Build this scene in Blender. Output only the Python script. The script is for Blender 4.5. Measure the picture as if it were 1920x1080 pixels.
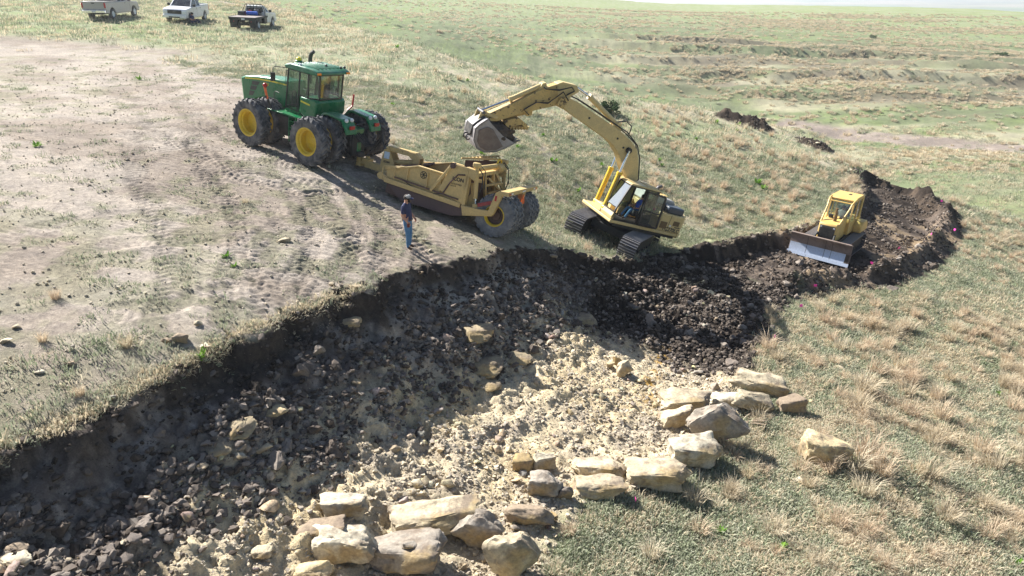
import bpy, bmesh, math, random
import numpy as np
from mathutils import Matrix, Vector, noise as mnoise
random.seed(7); rng = np.random.default_rng(7)
scene = bpy.context.scene
for o in list(bpy.data.objects): bpy.data.objects.remove(o)
COL = scene.collection

# ------------------------------------------------------------------ camera, sky, sun
CAM_Z = 12.0; FPX = 1321.0; PITCH = math.radians(23.0)
cam_d = bpy.data.cameras.new('camera'); cam = bpy.data.objects.new('camera', cam_d); COL.objects.link(cam)
cam.location = (0, 0, CAM_Z); cam.rotation_euler = (math.radians(90) - PITCH, 0, 0)
cam_d.sensor_width = 36; cam_d.lens = FPX / 1920 * 36; cam_d.clip_end = 20000; cam_d.clip_start = 0.2
scene.camera = cam
SUN_EL = math.radians(40); SUN_DIR = Vector((-0.77, 0.64, 0)).normalized()      # towards the sun, horizontally
world = bpy.data.worlds.new('World'); scene.world = world; world.use_nodes = True
wn = world.node_tree; wn.nodes.clear()
sky = wn.nodes.new('ShaderNodeTexSky'); sky.sky_type = 'NISHITA'; sky.sun_disc = False
sky.sun_elevation = SUN_EL; sky.sun_rotation = math.atan2(SUN_DIR.x, SUN_DIR.y)
sky.air_density = 1.0; sky.dust_density = 1.5; sky.altitude = 400
bg = wn.nodes.new('ShaderNodeBackground'); bg.inputs[1].default_value = 0.055
wo = wn.nodes.new('ShaderNodeOutputWorld')
wn.links.new(sky.outputs[0], bg.inputs[0]); wn.links.new(bg.outputs[0], wo.inputs[0])
sun_d = bpy.data.lights.new('sun', 'SUN'); sun_d.energy = 5.0; sun_d.angle = math.radians(0.53); sun_d.color = (1.0, 0.965, 0.91)
sun = bpy.data.objects.new('sun', sun_d); COL.objects.link(sun)
_d = Vector((SUN_DIR.x * math.cos(SUN_EL), SUN_DIR.y * math.cos(SUN_EL), math.sin(SUN_EL)))
sun.rotation_euler = _d.to_track_quat('Z', 'Y').to_euler(); sun.location = (0, 0, 60)
scene.view_settings.view_transform = 'Standard'; scene.view_settings.look = 'None'
scene.view_settings.gamma = 1.0; scene.view_settings.use_curve_mapping = False
scene.view_settings.exposure = 1.33

# ------------------------------------------------------------------ maths helpers
CP, SP = math.cos(PITCH), math.sin(PITCH)
def ray(u, v):
    up = (540 - v) / FPX
    return np.array([(u - 960) / FPX, CP + up * SP, -SP + up * CP])
def at_z(u, v, z):
    d = ray(u, v); return np.array([0, 0, CAM_Z]) + (z - CAM_Z) / d[2] * d
def at_d(u, v, D):
    d = ray(u, v); d = d / np.linalg.norm(d); return np.array([0, 0, CAM_Z]) + D * d
def _hash(ix, iy, seed):
    h = (ix.astype(np.int64) * 374761393 + iy.astype(np.int64) * 668265263 + seed * 1442695041) & 0xFFFFFFFF
    h = ((h ^ (h >> 13)) * 1274126177) & 0xFFFFFFFF
    h = ((h ^ (h >> 16)) * 2246822519) & 0xFFFFFFFF
    return ((h ^ (h >> 15)) & 0xFFFFFF) / float(0xFFFFFF)
def vnoise(x, y, seed=0):
    x0 = np.floor(x); y0 = np.floor(y); fx = x - x0; fy = y - y0
    fx = fx * fx * fx * (fx * (fx * 6 - 15) + 10); fy = fy * fy * fy * (fy * (fy * 6 - 15) + 10)
    a = _hash(x0, y0, seed); b = _hash(x0 + 1, y0, seed); c = _hash(x0, y0 + 1, seed); d = _hash(x0 + 1, y0 + 1, seed)
    return (a + (b - a) * fx) * (1 - fy) + (c + (d - c) * fx) * fy
def fbm(x, y, seed=0, octs=4, gain=0.5):
    s = 0; a = 1; t = 0
    for k in range(octs):
        s = s + a * vnoise(x * 2 ** k + 17.3 * k, y * 2 ** k + 9.1 * k, seed + k * 31); t += a; a *= gain
    return s / t                                   # 0..1, mean .5
def ridged(x, y, seed=0, octs=4):
    s = 0; a = 1; t = 0
    for k in range(octs):
        n = 1 - np.abs(2 * vnoise(x * 2 ** k + 5 * k, y * 2 ** k - 3 * k, seed + k * 17) - 1); s = s + a * n; t += a; a *= .55
    return s / t
def sstep(a, b, x):
    t = np.clip((x - a) / (b - a), 0, 1); return t * t * (3 - 2 * t)
def mix(a, b, t): return a + (b - a) * t
def poly_dist(x, y, P):
    """distance to an open polyline, its side (+ = left of travel) and arc length"""
    P = np.asarray(P, float)[:, :2]; best = np.full(x.shape, 1e9); side = np.zeros(x.shape); arc = np.zeros(x.shape); L = 0
    for a, b in zip(P[:-1], P[1:]):
        d = b - a; l2 = d @ d; t = np.clip(((x - a[0]) * d[0] + (y - a[1]) * d[1]) / l2, 0, 1)
        ex = x - a[0] - t * d[0]; ey = y - a[1] - t * d[1]; q = np.hypot(ex, ey); m = q < best
        best = np.where(m, q, best); side = np.where(m, np.sign(d[0] * (y - a[1]) - d[1] * (x - a[0])), side)
        arc = np.where(m, L + t * math.sqrt(l2), arc); L += math.sqrt(l2)
    return best, side, arc
def in_poly(x, y, P):
    P = np.asarray(P, float)[:, :2]; c = np.zeros(x.shape, bool)
    for (x1, y1), (x2, y2) in zip(P, np.roll(P, -1, 0)):
        if y1 == y2: continue
        c ^= ((y1 > y) != (y2 > y)) & (x < (x2 - x1) * (y - y1) / (y2 - y1) + x1)
    return c
class TPS:
    def __init__(s, P, smooth=0.0):
        P = np.asarray(P, float); s.X = P[:, :2]; n = len(P)
        K = s.k(np.linalg.norm(s.X[:, None] - s.X[None], axis=2)) + smooth * np.eye(n)
        Q = np.hstack([np.ones((n, 1)), s.X]); A = np.block([[K, Q], [Q.T, np.zeros((3, 3))]])
        w = np.linalg.solve(A, np.concatenate([P[:, 2], np.zeros(3)])); s.w = w[:n]; s.a = w[n:]
    @staticmethod
    def k(r): return np.where(r > 1e-9, r * r * np.log(np.maximum(r, 1e-9)), 0)
    def __call__(s, x, y):
        z = s.a[0] + s.a[1] * x + s.a[2] * y
        for (px, py), w in zip(s.X, s.w): z = z + w * s.k(np.hypot(x - px, y - py))
        return z
def hit(f, u, v, d0=5., d1=400.):
    """where the view ray of a photo pixel meets the height function f"""
    ts = np.linspace(d0, d1, 2400); d = ray(u, v); P = np.array([0, 0, CAM_Z]) + ts[:, None] * d
    h = f(P[:, 0], P[:, 1]); i = np.argmax(P[:, 2] < h)
    if not (P[:, 2] < h).any(): i = len(ts) - 1
    a, b = (P[i - 1], P[i]) if i > 0 else (P[0], P[0])
    ga = a[2] - h[i - 1]; gb = b[2] - h[i]; t = ga / (ga - gb) if ga != gb else 0
    return a + (b - a) * t
def rot(y, p, r):
    cy, sy = math.cos(y), math.sin(y); cp, sp = math.cos(p), math.sin(p); cr, sr = math.cos(r), math.sin(r)
    Rz = np.array([[cy, -sy, 0], [sy, cy, 0], [0, 0, 1]]); Ry = np.array([[cp, 0, -sp], [0, 1, 0], [sp, 0, cp]]); Rx = np.array([[1, 0, 0], [0, cr, -sr], [0, sr, cr]])
    return Rz @ Ry @ Rx
def pose(pos, yaw, pitch, roll, k=1.0):
    """world matrix of a machine; k rescales it about the eye so that a measured outline keeps its angle of view"""
    c = np.array([0, 0, CAM_Z]); p = c + k * (np.array(pos) - c); R = rot(math.radians(yaw), math.radians(pitch), math.radians(roll))
    M = Matrix([list(R[0] * k) + [p[0]], list(R[1] * k) + [p[1]], list(R[2] * k) + [p[2]], [0, 0, 0, 1]]); return M
def pt(M, x, y, z): return np.array(M @ Vector((x, y, z)))
POSE_TRACTOR = pose((-8.873, 31.127, 5.435), 147.78, 7.44, 3.35, 0.95)
POSE_SCRAPER = pose((-.271, 23.957, 4.008), 157.95, 8.02, 9.58, 1.08)
POSE_EXCAVATOR = pose((4.687, 31.397, 1.155), 245.7, 10.15, -15.82)
POSE_DOZER = pose((16.70, 34.685, -.412), 228.61, .53, -1.98)
POSE_SILVER = pose((-34.415, 65.165, 9.743), 89.8, 1.7, .9)
POSE_WHITE = pose((-29.018, 67.393, 9.355), 272.86, -1.2, -4.0)
POSE_FLATBED = pose((-23.08, 67.55, 8.776), 88.3, 1.5, 2.5)
# ------------------------------------------------------------------ the ground: one height function
N_PTS = []
def add_px(*rows):
    for u, v, z in rows: N_PTS.append(at_z(u, v, z))
for M, cs in ((POSE_TRACTOR, [(1.75, 2, 0), (-1.75, 2, 0), (1.75, -2, 0), (-1.75, -2, 0)]),
              (POSE_SCRAPER, [(0, 1.3, 0.02), (0, -1.3, 0.02), (3.8, 1.2, .33)]),
              (POSE_SILVER, [(1.9, 0, 0), (-1.7, 0, 0)]), (POSE_WHITE, [(1.9, 0, 0), (-1.7, 0, 0)]), (POSE_FLATBED, [(1.9, 0, 0), (-1.7, 0, 0)])):
    for c_ in cs: N_PTS.append(pt(M, *c_))
for c_ in [(2.0, 1.3, .0), (-1.9, 1.3, 0), (1.9, -1.3, 0), (-2., -1.3, 0)]: N_PTS.append(pt(POSE_EXCAVATOR, *c_))
for c_ in [(1.3, 0, .45), (-1.3, 0, .45)]: N_PTS.append(pt(POSE_DOZER, *c_))
MAN_FOOT = at_z(767, 468, 4.32); N_PTS.append(MAN_FOOT)
add_px((330, 635, 4.9), (0, 850, 4.7), (0, 560, 5.6), (0, 300, 6.7), (0, 120, 7.9), (300, 400, 5.7), (560, 480, 4.9), (680, 545, 4.4),
       (800, 250, 4.8), (1000, 300, 3.3), (1150, 250, 3.1), (1250, 330, 1.9), (1400, 300, 1.5), (1450, 390, .5),
       (1400, 218, 2.4), (1540, 270, 1.15), (1620, 322, .2),
       (520, 14, 9.8), (650, 50, 8.7), (800, 92, 7.5), (950, 141, 5.9), (1100, 171, 4.7), (1250, 196, 3.6),
       (1760, 372, -1.0), (1920, 412, -2.3),
       (1290, 850, .7), (1000, 1000, 1.3), (1420, 740, .2), (1640, 860, -.1), (1920, 1080, -.8), (1920, 700, -1.6), (1500, 600, -.25),
       (1680, 640, -1.0), (1920, 500, -2.3), (1400, 1075, .7), (950, 1120, 1.6))
N_PTS += [np.array([-60, 30, 9.]), np.array([-60, 70, 11.5]), np.array([-14, 4, 5.2]), np.array([0, 0, 2.6]), np.array([14, 0, 0.]), np.array([40, 20, -6.])]
near_f = TPS(N_PTS, 0.05)
far_f = TPS([at_z(*p) for p in [(1920, 290, -9), (1700, 345, -8.6), (1560, 255, -8.6), (1920, 365, -8.0), (1920, 100, -3.2), (1500, 130, -3.7), (1250, 190, -6.5),
             (1400, 60, .6), (1000, 120, -1.6), (800, 60, 3.9), (1200, 60, .9), (1200, 6, 5.6), (1900, 32, 2.2), (1550, 24, 3.6), (640, 6, 7.6), (900, 8, 6.8), (1700, 200, -6.5)]]
            + [np.array(p, float) for p in [(-60, 120, 3), (-20, 100, -2), (20, 75, -9.5), (45, 60, -10.5), (70, 40, -14), (-90, 260, 17), (-150, 120, 15)]], 0.5)
CREST = np.array([at_z(*p) for p in [(380, -14, 10.3), (520, 14, 9.8), (650, 50, 8.7), (800, 92, 7.5), (950, 141, 5.9), (1100, 171, 4.7), (1250, 196, 3.6),
                  (1400, 218, 2.4), (1540, 270, 1.15), (1620, 322, .2), (1700, 350, -.4), (1760, 372, -1.0), (1920, 412, -2.3), (2100, 450, -3.4)]])
CREST = np.vstack([[-150, 130, 12], [-60, 100, 11], CREST, [90, 36, -9]])
RIDGE = np.array([at_z(*p) for p in [(300, -60, 19), (700, -14, 10), (1200, 5, 5.6), (1400, 10, 4.6), (1550, 15, 3.6), (1700, 18, 2.8), (1900, 24, 1.7), (2100, 34, .6)]])
RIDGE = np.vstack([[-400, 330, 34], RIDGE, [500, 330, -6]])
def smax(a, b, k): h = np.clip(.5 + .5 * (a - b) / k, 0, 1); return b + (a - b) * h + k * h * (1 - h)
def base_h(x, y):
    x = np.asarray(x, float); y = np.asarray(y, float)
    d, s, _ = poly_dist(x, y, CREST)
    beyond = np.where(s > 0, d, 0)                     # the crest runs left to right: its left side is the far side
    n = near_f(np.clip(x, -80, 60), np.clip(y, -5, 110)) - .42 * beyond - .12 * np.minimum(beyond, 6) ** 1.5
    f = far_f(np.clip(x, -260, 320), np.clip(y, 30, 420))
    d2, s2, _ = poly_dist(x, y, RIDGE); b2 = np.where(s2 > 0, d2, 0)
    f = f - .20 * b2 - .0016 * np.minimum(b2, 30) ** 2
    f = np.where((x > -260), f, f)
    return np.where(s > 0, smax(n, np.where(d > 3, f, f - 2), 1.2), n)
RIM_PX = [(-140, 905), (0, 852), (90, 822), (200, 765), (300, 715), (352, 690), (400, 672), (415, 650), (470, 625), (560, 590), (620, 566), (680, 545), (740, 528), (800, 512), (850, 503),
          (880, 485), (930, 470), (985, 462), (1060, 470), (1120, 487), (1185, 492), (1240, 480), (1290, 470), (1330, 462)]
RIM = np.array([hit(base_h, u, v) for u, v in RIM_PX])
LOW_PX = [(1400, 500), (1500, 545), (1468, 570), (1440, 610), (1430, 660), (1400, 700), (1370, 740), (1400, 770), (1350, 830), (1290, 890), (1200, 925), (1080, 950), (1040, 990), (1010, 1060), (1010, 1150), (-140, 1300)]
LOW = np.array([hit(base_h, u, v) for u, v in LOW_PX])
PIT = np.vstack([RIM, LOW])
pit_f = TPS([at_z(*p) for p in [(450, 850, 3.15), (850, 750, 1.6), (600, 900, 2.3), (100, 1060, 3.5), (300, 950, 3.15), (0, 960, 3.9), (500, 1000, 2.5), (700, 1000, 1.9), (640, 1060, 2.0), (900, 900, 1.4), (900, 1050, 1.4),
             (1100, 800, .95), (1250, 680, .25), (1200, 610, .3), (1400, 640, -.2), (1300, 800, .55), (1150, 900, .85), (1000, 700, 1.4), (1330, 560, .1), (1420, 540, -.1)]], .02)
TRENCH = np.array([hit(base_h, u, v) for u, v in [(1290, 520), (1360, 505), (1430, 492), (1500, 478), (1570, 470), (1640, 440), (1690, 400), (1692, 372), (1668, 350)]])
def lip(d):                                            # drop below the turf with distance from the rim
    return .42 * sstep(.0, .22, d) + .42 * np.maximum(d - .2, 0)
def rim_warp(x, y): return .85 * (fbm(x * .8, y * .8, 3, 3) - .5) + .55 * (fbm(x * 2.6, y * 2.6, 5, 3) - .5)
def ground_h(x, y, detail=True):
    x = np.asarray(x, float); y = np.asarray(y, float); shp = x.shape; x = x.ravel(); y = y.ravel()
    z = base_h(x, y)
    near = np.hypot(x, y - 20) < 60
    if near.any():
        X = x[near]; Y = y[near]; Z = z[near].copy()
        wob = rim_warp(X, Y)
        # trench cut by the dozer, with a bank on the hill side and a spoil berm on the valley side
        d, s, arc = poly_dist(X + wob * .7, Y + wob * .7, TRENCH)
        cut = .55 * (1 - sstep(1.7, 2.15, d)); fade = sstep(1.0, 4.0, arc)
        berm = (.55 * np.exp(-((d - 2.5) / .42) ** 2) * (s < 0) * sstep(2., 5., arc) * sstep(.30, .55, fbm(X * .45, Y * .45, 18, 2)) + .15 * np.exp(-((d - 2.3) / .3) ** 2) * (s > 0)) * (.35 + 1.4 * fbm(X * 1.6, Y * 1.6, 8, 4))
        Z = Z - cut * fade + berm * fade * (arc < 40)
        inside = in_poly(X - wob * .6, Y + wob, PIT); dr, _, ar = poly_dist(X - wob * .6, Y + wob, RIM)
        q = pit_f(X, Y); step = .22 * (fbm(ar * .8, dr * .9, 21, 3) - .5) * sstep(.2, .8, dr)
        pitz = smax(q, Z - lip(dr * (1 + .5 * (fbm(ar * .35, dr * .2, 11, 2) - .5))) + step, .25)
        dl, _, _ = poly_dist(X, Y, LOW)
        pitz = mix(Z, np.minimum(pitz, Z), sstep(0, 1.3, np.where(dr < 1.2, 9, dl)))
        Z = np.where(inside, pitz, Z)
        z[near] = Z
    if detail:
        m = MASKS(x, y)
        w = np.hypot(x, y)
        a = 1 / (1 + (w / 70.) ** 2)
        rough = m['pit'] * .16 + m['dark'] * .16 + m['dirt'] * .018 + m['grass'] * .05
        z = z + rough * a * (fbm(x * 2.3, y * 2.3, 41, 5, .6) - .5) * 2 + (m['pit'] * .07 + m['dark'] * .11) * a * (ridged(x * 2.2, y * 2.2, 47, 3) - .55)
        bank = m['pit'] * sstep(.3, 1.0, m['rimd']) * sstep(6, 3, m['rimd'])
        z = z + bank * (.55 * (fbm(x * .95, y * .95, 51, 4, .6) - .5) + .30 * (ridged(x * 1.9, y * 1.9, 52, 4) - .5) + .10 * (np.round(4 * fbm(x * .7 + .3 * z, y * .7, 53, 3)) - 2)) + (m['pit'] * m['blk'] + .5 * m['dark']) * .34 * (ridged(x * 1.1, y * 1.1, 55, 4) - .5)
        z = z + m['grass'] * .30 * (fbm(x * .45, y * .45, 43, 3) - .5) * a + .8 * (fbm(x * .05, y * .05, 45, 4) - .5) * sstep(70, 140, w)
        # hummocky terraces on the far hillside
        hm = sstep(70, 120, w) * sstep(260, 160, w) * sstep(0, 40, x)
        z = z + hm * 2.2 * (ridged(x * .028, y * .06, 49, 5) - .5) + hm * 1.9 * TERR(x, y) + sstep(75, 110, w) * sstep(300, 200, w) * 1.1 * (ridged(x * .10, y * .17, 57, 4) - .5)
        rib = np.sin(2 * np.pi * (y + .18 * x + .55 * fbm(x * .5, y * .5, 63, 3)) / .26); z = z + m['dirt'] * .016 * rib * sstep(.42, .58, fbm(x * .3, y * .3, 64, 3)) * (w < 60)
        z = z + TRACKS(x, y)
    return z.reshape(shp)
def TERR(x, y):
    t = (y + 22 * fbm(x * .018, y * .02, 58, 3) + 3 * fbm(x * .12, y * .12, 59, 2)) / 15; sw = t - np.floor(t); return (sstep(0, .13, sw) - sw) * sstep(.42, .56, fbm(x * .03 + 4, y * .05, 60, 3)) * sstep(120, 145, y) * sstep(235, 205, y)
TRACK_LINES = []                                      # (polyline, half gauge, half width, cleat pitch, depth)
def _tl(pxs, g, w, p, dep): TRACK_LINES.append((np.array([hit(base_h, u, v) for u, v in pxs]), g, w, p, dep))
_tl([(600, 600), (640, 520), (660, 440), (640, 370), (560, 330)], 1.1, .35, .21, .035)
_tl([(760, 560), (780, 500), (700, 420), (640, 330), (520, 320), (330, 240), (260, 150)], 1.2, .55, .30, .04)
_tl([(480, 600), (560, 500), (600, 440), (560, 380)], 1.0, .3, .19, .03)
_tl([(60, 560), (300, 520), (560, 470), (700, 400)], 1.4, .4, .26, .025)
_tl([(640, 210), (760, 235), (860, 222), (960, 215), (1040, 240), (1130, 275), (1240, 340), (1330, 420)], 1.1, .28, .22, .05)
_tl([(700, 170), (800, 190), (950, 230), (1020, 330), (1090, 380)], 1.1, .28, .22, .04)
_tl([(700, 560), (720, 500), (740, 440), (720, 380)], 1.0, .3, .2, .035)
_tl([(520, 620), (500, 540), (520, 460), (500, 380), (440, 320)], 1.0, .3, .2, .03)
_tl([(400, 640), (420, 540), (400, 440), (330, 340), (300, 240)], 1.1, .4, .25, .03)
_tl([(860, 480), (820, 440), (700, 340), (560, 340), (380, 300)], 1.1, .3, .22, .035)
_tl([(40, 470), (200, 430), (400, 420), (600, 420)], 1.1, .35, .24, .025)
_tl([(900, 640), (860, 700), (880, 800), (900, 980)], 1.0, .3, .2, .03)
_tl([(560, 760), (700, 830), (800, 900), (850, 1000)], 1.0, .3, .2, .035)
_tl([(1180, 640), (1080, 720), (1000, 800), (980, 900)], 1.0, .3, .2, .03)
_tl([(250, 1060), (420, 960), (560, 880), (700, 820)], 1.1, .35, .2, .045)
def TRACKS(x, y):
    z = np.zeros(x.shape); near = np.hypot(x, y - 20) < 48
    X = x[near]; Y = y[near]; zz = np.zeros(X.shape)
    for P, g, w, p, dep in TRACK_LINES:
        d, s, arc = poly_dist(X, Y, P); e = np.abs(d - g); band = 1 - sstep(w * .8, w * 1.15, e)
        ends = sstep(0, 1.5, arc) * sstep(0, 1.5, arc.max() - arc)
        chev = np.sin((arc + .5 * e) * 2 * np.pi / p)
        zz += ends * .75 * dep * (band * (-.9 + .9 * chev) + .6 * np.exp(-((e - w * 1.25) / .1) ** 2)) * (.5 + .9 * fbm(X * .8, Y * .8, 61, 2))
    z[near] = zz; return z

DIRT_PX = [(-200, 40), (0, 75), (180, 82), (330, 95), (420, 140), (560, 170), (640, 185), (700, 215), (730, 262), (790, 300), (900, 350), (1000, 420), (1010, 470), (1010, 600), (800, 760), (560, 780), (450, 760), (400, 720), (300, 690), (150, 680), (80, 700), (-200, 740)]
DIRT = np.array([hit(base_h, u, v) for u, v in DIRT_PX])
ROAD = np.array([hit(base_h, u, v) for u, v in [(1490, 243), (1560, 253), (1640, 262), (1750, 272), (1850, 284), (1920, 288), (2050, 292)]])
TRACKWAY = np.array([hit(base_h, u, v) for u, v in [(200, -10), (330, 2), (430, 8), (520, 18)]])
PILES = [(hit(base_h, 1362, 221), hit(base_h, 1425, 240), .6, .8), (hit(base_h, 1515, 268), hit(base_h, 1540, 277), .3, .7)]
def MASKS(x, y):
    x = np.asarray(x, float); y = np.asarray(y, float); m = {}; w = np.hypot(x, y)
    n1 = fbm(x * .35, y * .35, 71, 4); n2 = fbm(x * 1.6, y * 1.6, 72, 3); nb = fbm(x * .12, y * .12, 70, 3)
    near = w < 85
    z0 = np.zeros(x.shape)
    pit = z0.copy(); dirt = z0.copy(); dark = z0.copy(); rimd = z0 + 9; trench = z0.copy(); arcr = z0.copy()
    X = x[near]; Y = y[near]; N1 = n1[near]; N2 = n2[near]
    wob = 1.6 * (N1 - .5) + .5 * (N2 - .5)
    rw = rim_warp(X, Y); ins = in_poly(X - rw * .6, Y + rw, PIT); dr, _, ar = poly_dist(X - rw * .6, Y + rw, RIM); dl, _, _ = poly_dist(X, Y, LOW)
    edge = np.minimum(dr, dl) * np.where(ins, 1, -1); pitm = np.where(dr < dl, np.where(ins, 1., 0.), sstep(-.5, .3, edge + .8 * (N2 - .5)))
    pitm = np.maximum(pitm, np.where(~ins, sstep(.22, .05, dr + .4 * (N2 - .5)), 0))
    pit[near] = pitm; rimd[near] = np.where(ins, dr, -dr); arcr[near] = ar
    dd = np.zeros(X.shape); P = DIRT; insd = in_poly(X, Y, P); e, _, _ = poly_dist(X, Y, np.vstack([P, P[:1]]))
    dd = sstep(-2.6, 2.2, np.where(insd, e, -e) + 6.0 * (N1 - .5) + 3 * (N2 - .5) + .9)
    for PL, g, tw, p_, dep in TRACK_LINES:
        q, _, _ = poly_dist(X, Y, PL); dd = np.maximum(dd, .8 * (1 - sstep(tw, tw * 1.6, np.abs(q - g))) * (N2 > .40))
    dirt[near] = dd * (1 - pitm)
    dt, st, at_ = poly_dist(X, Y, TRENCH); tm = sstep(3.75, 3.35, dt + 1.0 * (N2 - .5) + np.where(st > 0, 1.0, 0)) * (at_ > .3)
    trench[near] = tm
    drk = np.maximum(tm, 0)
    for a, b, h, r in PILES:
        q, _, _ = poly_dist(X, Y, np.array([a, b])); drk = np.maximum(drk, sstep(r * 1.6, r * 1.1, q + .6 * (N2 - .5)))
    dark[near] = np.maximum(drk * (1 - pitm), 0)
    rd, _, _ = poly_dist(x, y, ROAD); rtw, _, _ = poly_dist(x, y, TRACKWAY)
    m['road'] = sstep(3.3, 2.9, rd + 1.0 * (n1 - .5)) ; m['road'] = np.maximum(m['road'], .7 * sstep(2.2, 1.2, rtw + (n1 - .5)))
    m['pit'] = pit; m['dark'] = dark; m['dirt'] = np.maximum(dirt * (1 - dark), m['road'] * .8); m['rimd'] = rimd; m['trench'] = trench; m['arc'] = arcr
    m['grass'] = np.clip(1 - pit - m['dark'] - m['dirt'], 0, 1)
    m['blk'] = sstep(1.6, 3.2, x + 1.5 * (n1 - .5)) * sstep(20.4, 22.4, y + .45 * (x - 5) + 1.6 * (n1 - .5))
    m['n1'] = n1; m['n2'] = n2; m['nb'] = nb
    return m
def ground_color(x, y, m, z):
    C = lambda *c: np.array(c)[None, :]
    v = lambda a: a[:, None]
    w = np.hypot(x, y); n1, n2, nb = m['n1'], m['n2'], m['nb']; n3 = fbm(x * 6, y * 6, 81, 3); n4 = fbm(x * 15, y * 15, 82, 2)
    grey_green = C(.285, .305, .190); green = C(.195, .250, .095); straw = C(.44, .39, .29); soil = C(.22, .185, .15)
    g = mix(grey_green, straw, v(sstep(.50, .66, n2 * .5 + n3 * .3 + nb * .2)))
    # greener strips: the left foreground turf, the valley bottom, the hill top
    gr = sstep(.50, .62, fbm(x * .09, y * .13, 85, 3)) * .6
    rd, _, _ = poly_dist(x, y, ROAD); gr = np.maximum(gr, sstep(11, 5, rd) * sstep(.38, .55, n1))
    gr = np.maximum(gr, sstep(190, 300, w) * .8); gr = np.maximum(gr, sstep(-14, -30, x) * sstep(38, 52, y) * .9)
    gr = np.maximum(gr, sstep(-4, -7, x) * sstep(14.5, 12, y) * .5)
    dc0, sc0, _ = poly_dist(x, y, CREST); g = mix(g, C(.135, .165, .085) * v(.75 + .5 * n1), v((sc0 > 0) * sstep(320, 200, w) * .8))  # slope beyond the crest: grass darkened to paint in its shade from grazing sun
    g = mix(g, green, v(gr * sstep(.35, .6, n3 * .5 + n2 * .5)))
    # straw drifts: right-hand slope, crest above the dozer, hummocks of the far hillside
    st = sstep(6, 12, x) * sstep(60, 40, w) * sstep(.48, .62, n1 * .5 + n2 * .5) * .55
    st = np.maximum(st, sstep(70, 120, w) * sstep(210, 150, w) * sstep(-5, 30, x) * sstep(.40, .65, fbm(x * .04, y * .12, 87, 4)) * .65)
    dcr, scr_, _ = poly_dist(x, y, CREST); st = np.maximum(st, sstep(5.5, 1.0, dcr) * (scr_ < 0) * sstep(.36, .5, n1 * .5 + n2 * .5) * sstep(-12, 0, x) * .9)
    g = mix(g, straw * v(.85 + .4 * n3), v(st))
    terr = sstep(.52, .66, ridged(x * .03 + .4, y * .11, 49, 4)) * sstep(125, 150, w) * sstep(240, 190, w) * sstep(15, 45, x) * (sc0 > 0); g = mix(g, C(.15, .125, .095), v(terr * .75))
    g = mix(g, soil * .8, v(sstep(.60, .72, n3 * .6 + n4 * .4) * .35 * sstep(60, 20, w)))
    dry = mix(C(.40, .345, .295), C(.315, .262, .218), v(sstep(.42, .62, n1))) * v(.80 + .40 * n3)
    for PL, gg, tw, p_, dep in TRACK_LINES:
        q_, _, _ = poly_dist(x, y, PL); dry = dry * v(1 - .18 * (1 - sstep(tw, tw * 1.4, np.abs(q_ - gg))) * sstep(.38, .55, n2))
    dry = mix(dry, C(.25, .205, .17), v(sstep(.57, .66, n1 * .5 + n2 * .5) * .7))
    dry = mix(dry, C(.27, .275, .16), v(sstep(.50, .62, n2 * .6 + nb * .4) * .35))
    col = mix(g, dry, v(m['dirt']))
    col = mix(col, C(.30, .25, .215) * v(.72 + .5 * n2 - .18 * np.exp(-((rd - 1.) / .35) ** 2)), v(m['road']))
    dk = mix(C(.028, .021, .017), C(.105, .078, .058), v(sstep(.40, .62, n2 * .6 + n3 * .4)))
    dk = mix(dk, C(.32, .22, .09), v(m['trench'] * sstep(.60, .70, n1) * .8))
    dk = mix(dk, C(.25, .20, .165) * v(.8 + .4 * n3), v(m['trench'] * sstep(.45, .65, n1) * .55))
    col = mix(col, dk, v(m['dark']))
    # pit: black topsoil at the lip, mixed spoil, pale broken limestone on the floor
    rd_ = m['rimd'] + .25 + 1.4 * (n1 - .5) + .5 * (n2 - .5)
    darktop = mix(C(.040, .032, .028), C(.085, .070, .060), v(n3))
    spoil = mix(C(.155, .130, .115), C(.33, .285, .25), v(sstep(.38, .66, n2 * .5 + n3 * .5)))
    pale = mix(C(.62, .52, .36), C(.45, .38, .29), v(sstep(.40, .60, n2 * .6 + n1 * .4)))
    pale = mix(pale, C(.62, .49, .29), v(sstep(.50, .64, fbm(x * .5 + 3, y * .5, 91, 3)) * .6)) * v(.85 + .3 * n3)
    grey = C(.34, .31, .285) * v(.8 + .4 * n3)
    tpale = sstep(1.7, 3.0, rd_ - .05 * x)                      # distance from the rim
    lefty = sstep(-6.2, -10.2, x + .35 * (y - 12) + 2.4 * (n1 - .5))   # the dark, stony left end
    face = sstep(.4, 1.1, rd_)
    pc = mix(darktop, spoil, v(face)); pc = mix(pc, C(.38, .335, .285) * v(.7 + .6 * n3), v(face * sstep(.44, .56, fbm(x * .8, y * .8, 93, 3)) * sstep(-6, -2, x) * sstep(9, 4, x)))
    pc = mix(pc, pale, v(tpale * (1 - lefty))); pc = mix(pc, mix(spoil, grey, v(sstep(.4, .6, n1))), v(tpale * lefty))
    shade = m['blk']    # fresh black soil below the excavator, darkened to paint in its shadow
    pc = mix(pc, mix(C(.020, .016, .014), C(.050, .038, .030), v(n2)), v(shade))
    och = np.exp(-((x - 4.6 - .35 * (y - 20)) / .28) ** 2) * sstep(17, 18.5, y) * sstep(23, 21, y) * sstep(.35, .55, n2)
    pc = mix(pc, C(.50, .29, .05), v(och * .9))
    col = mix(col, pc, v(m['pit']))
    return np.clip(col, .01, .8)

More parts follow.
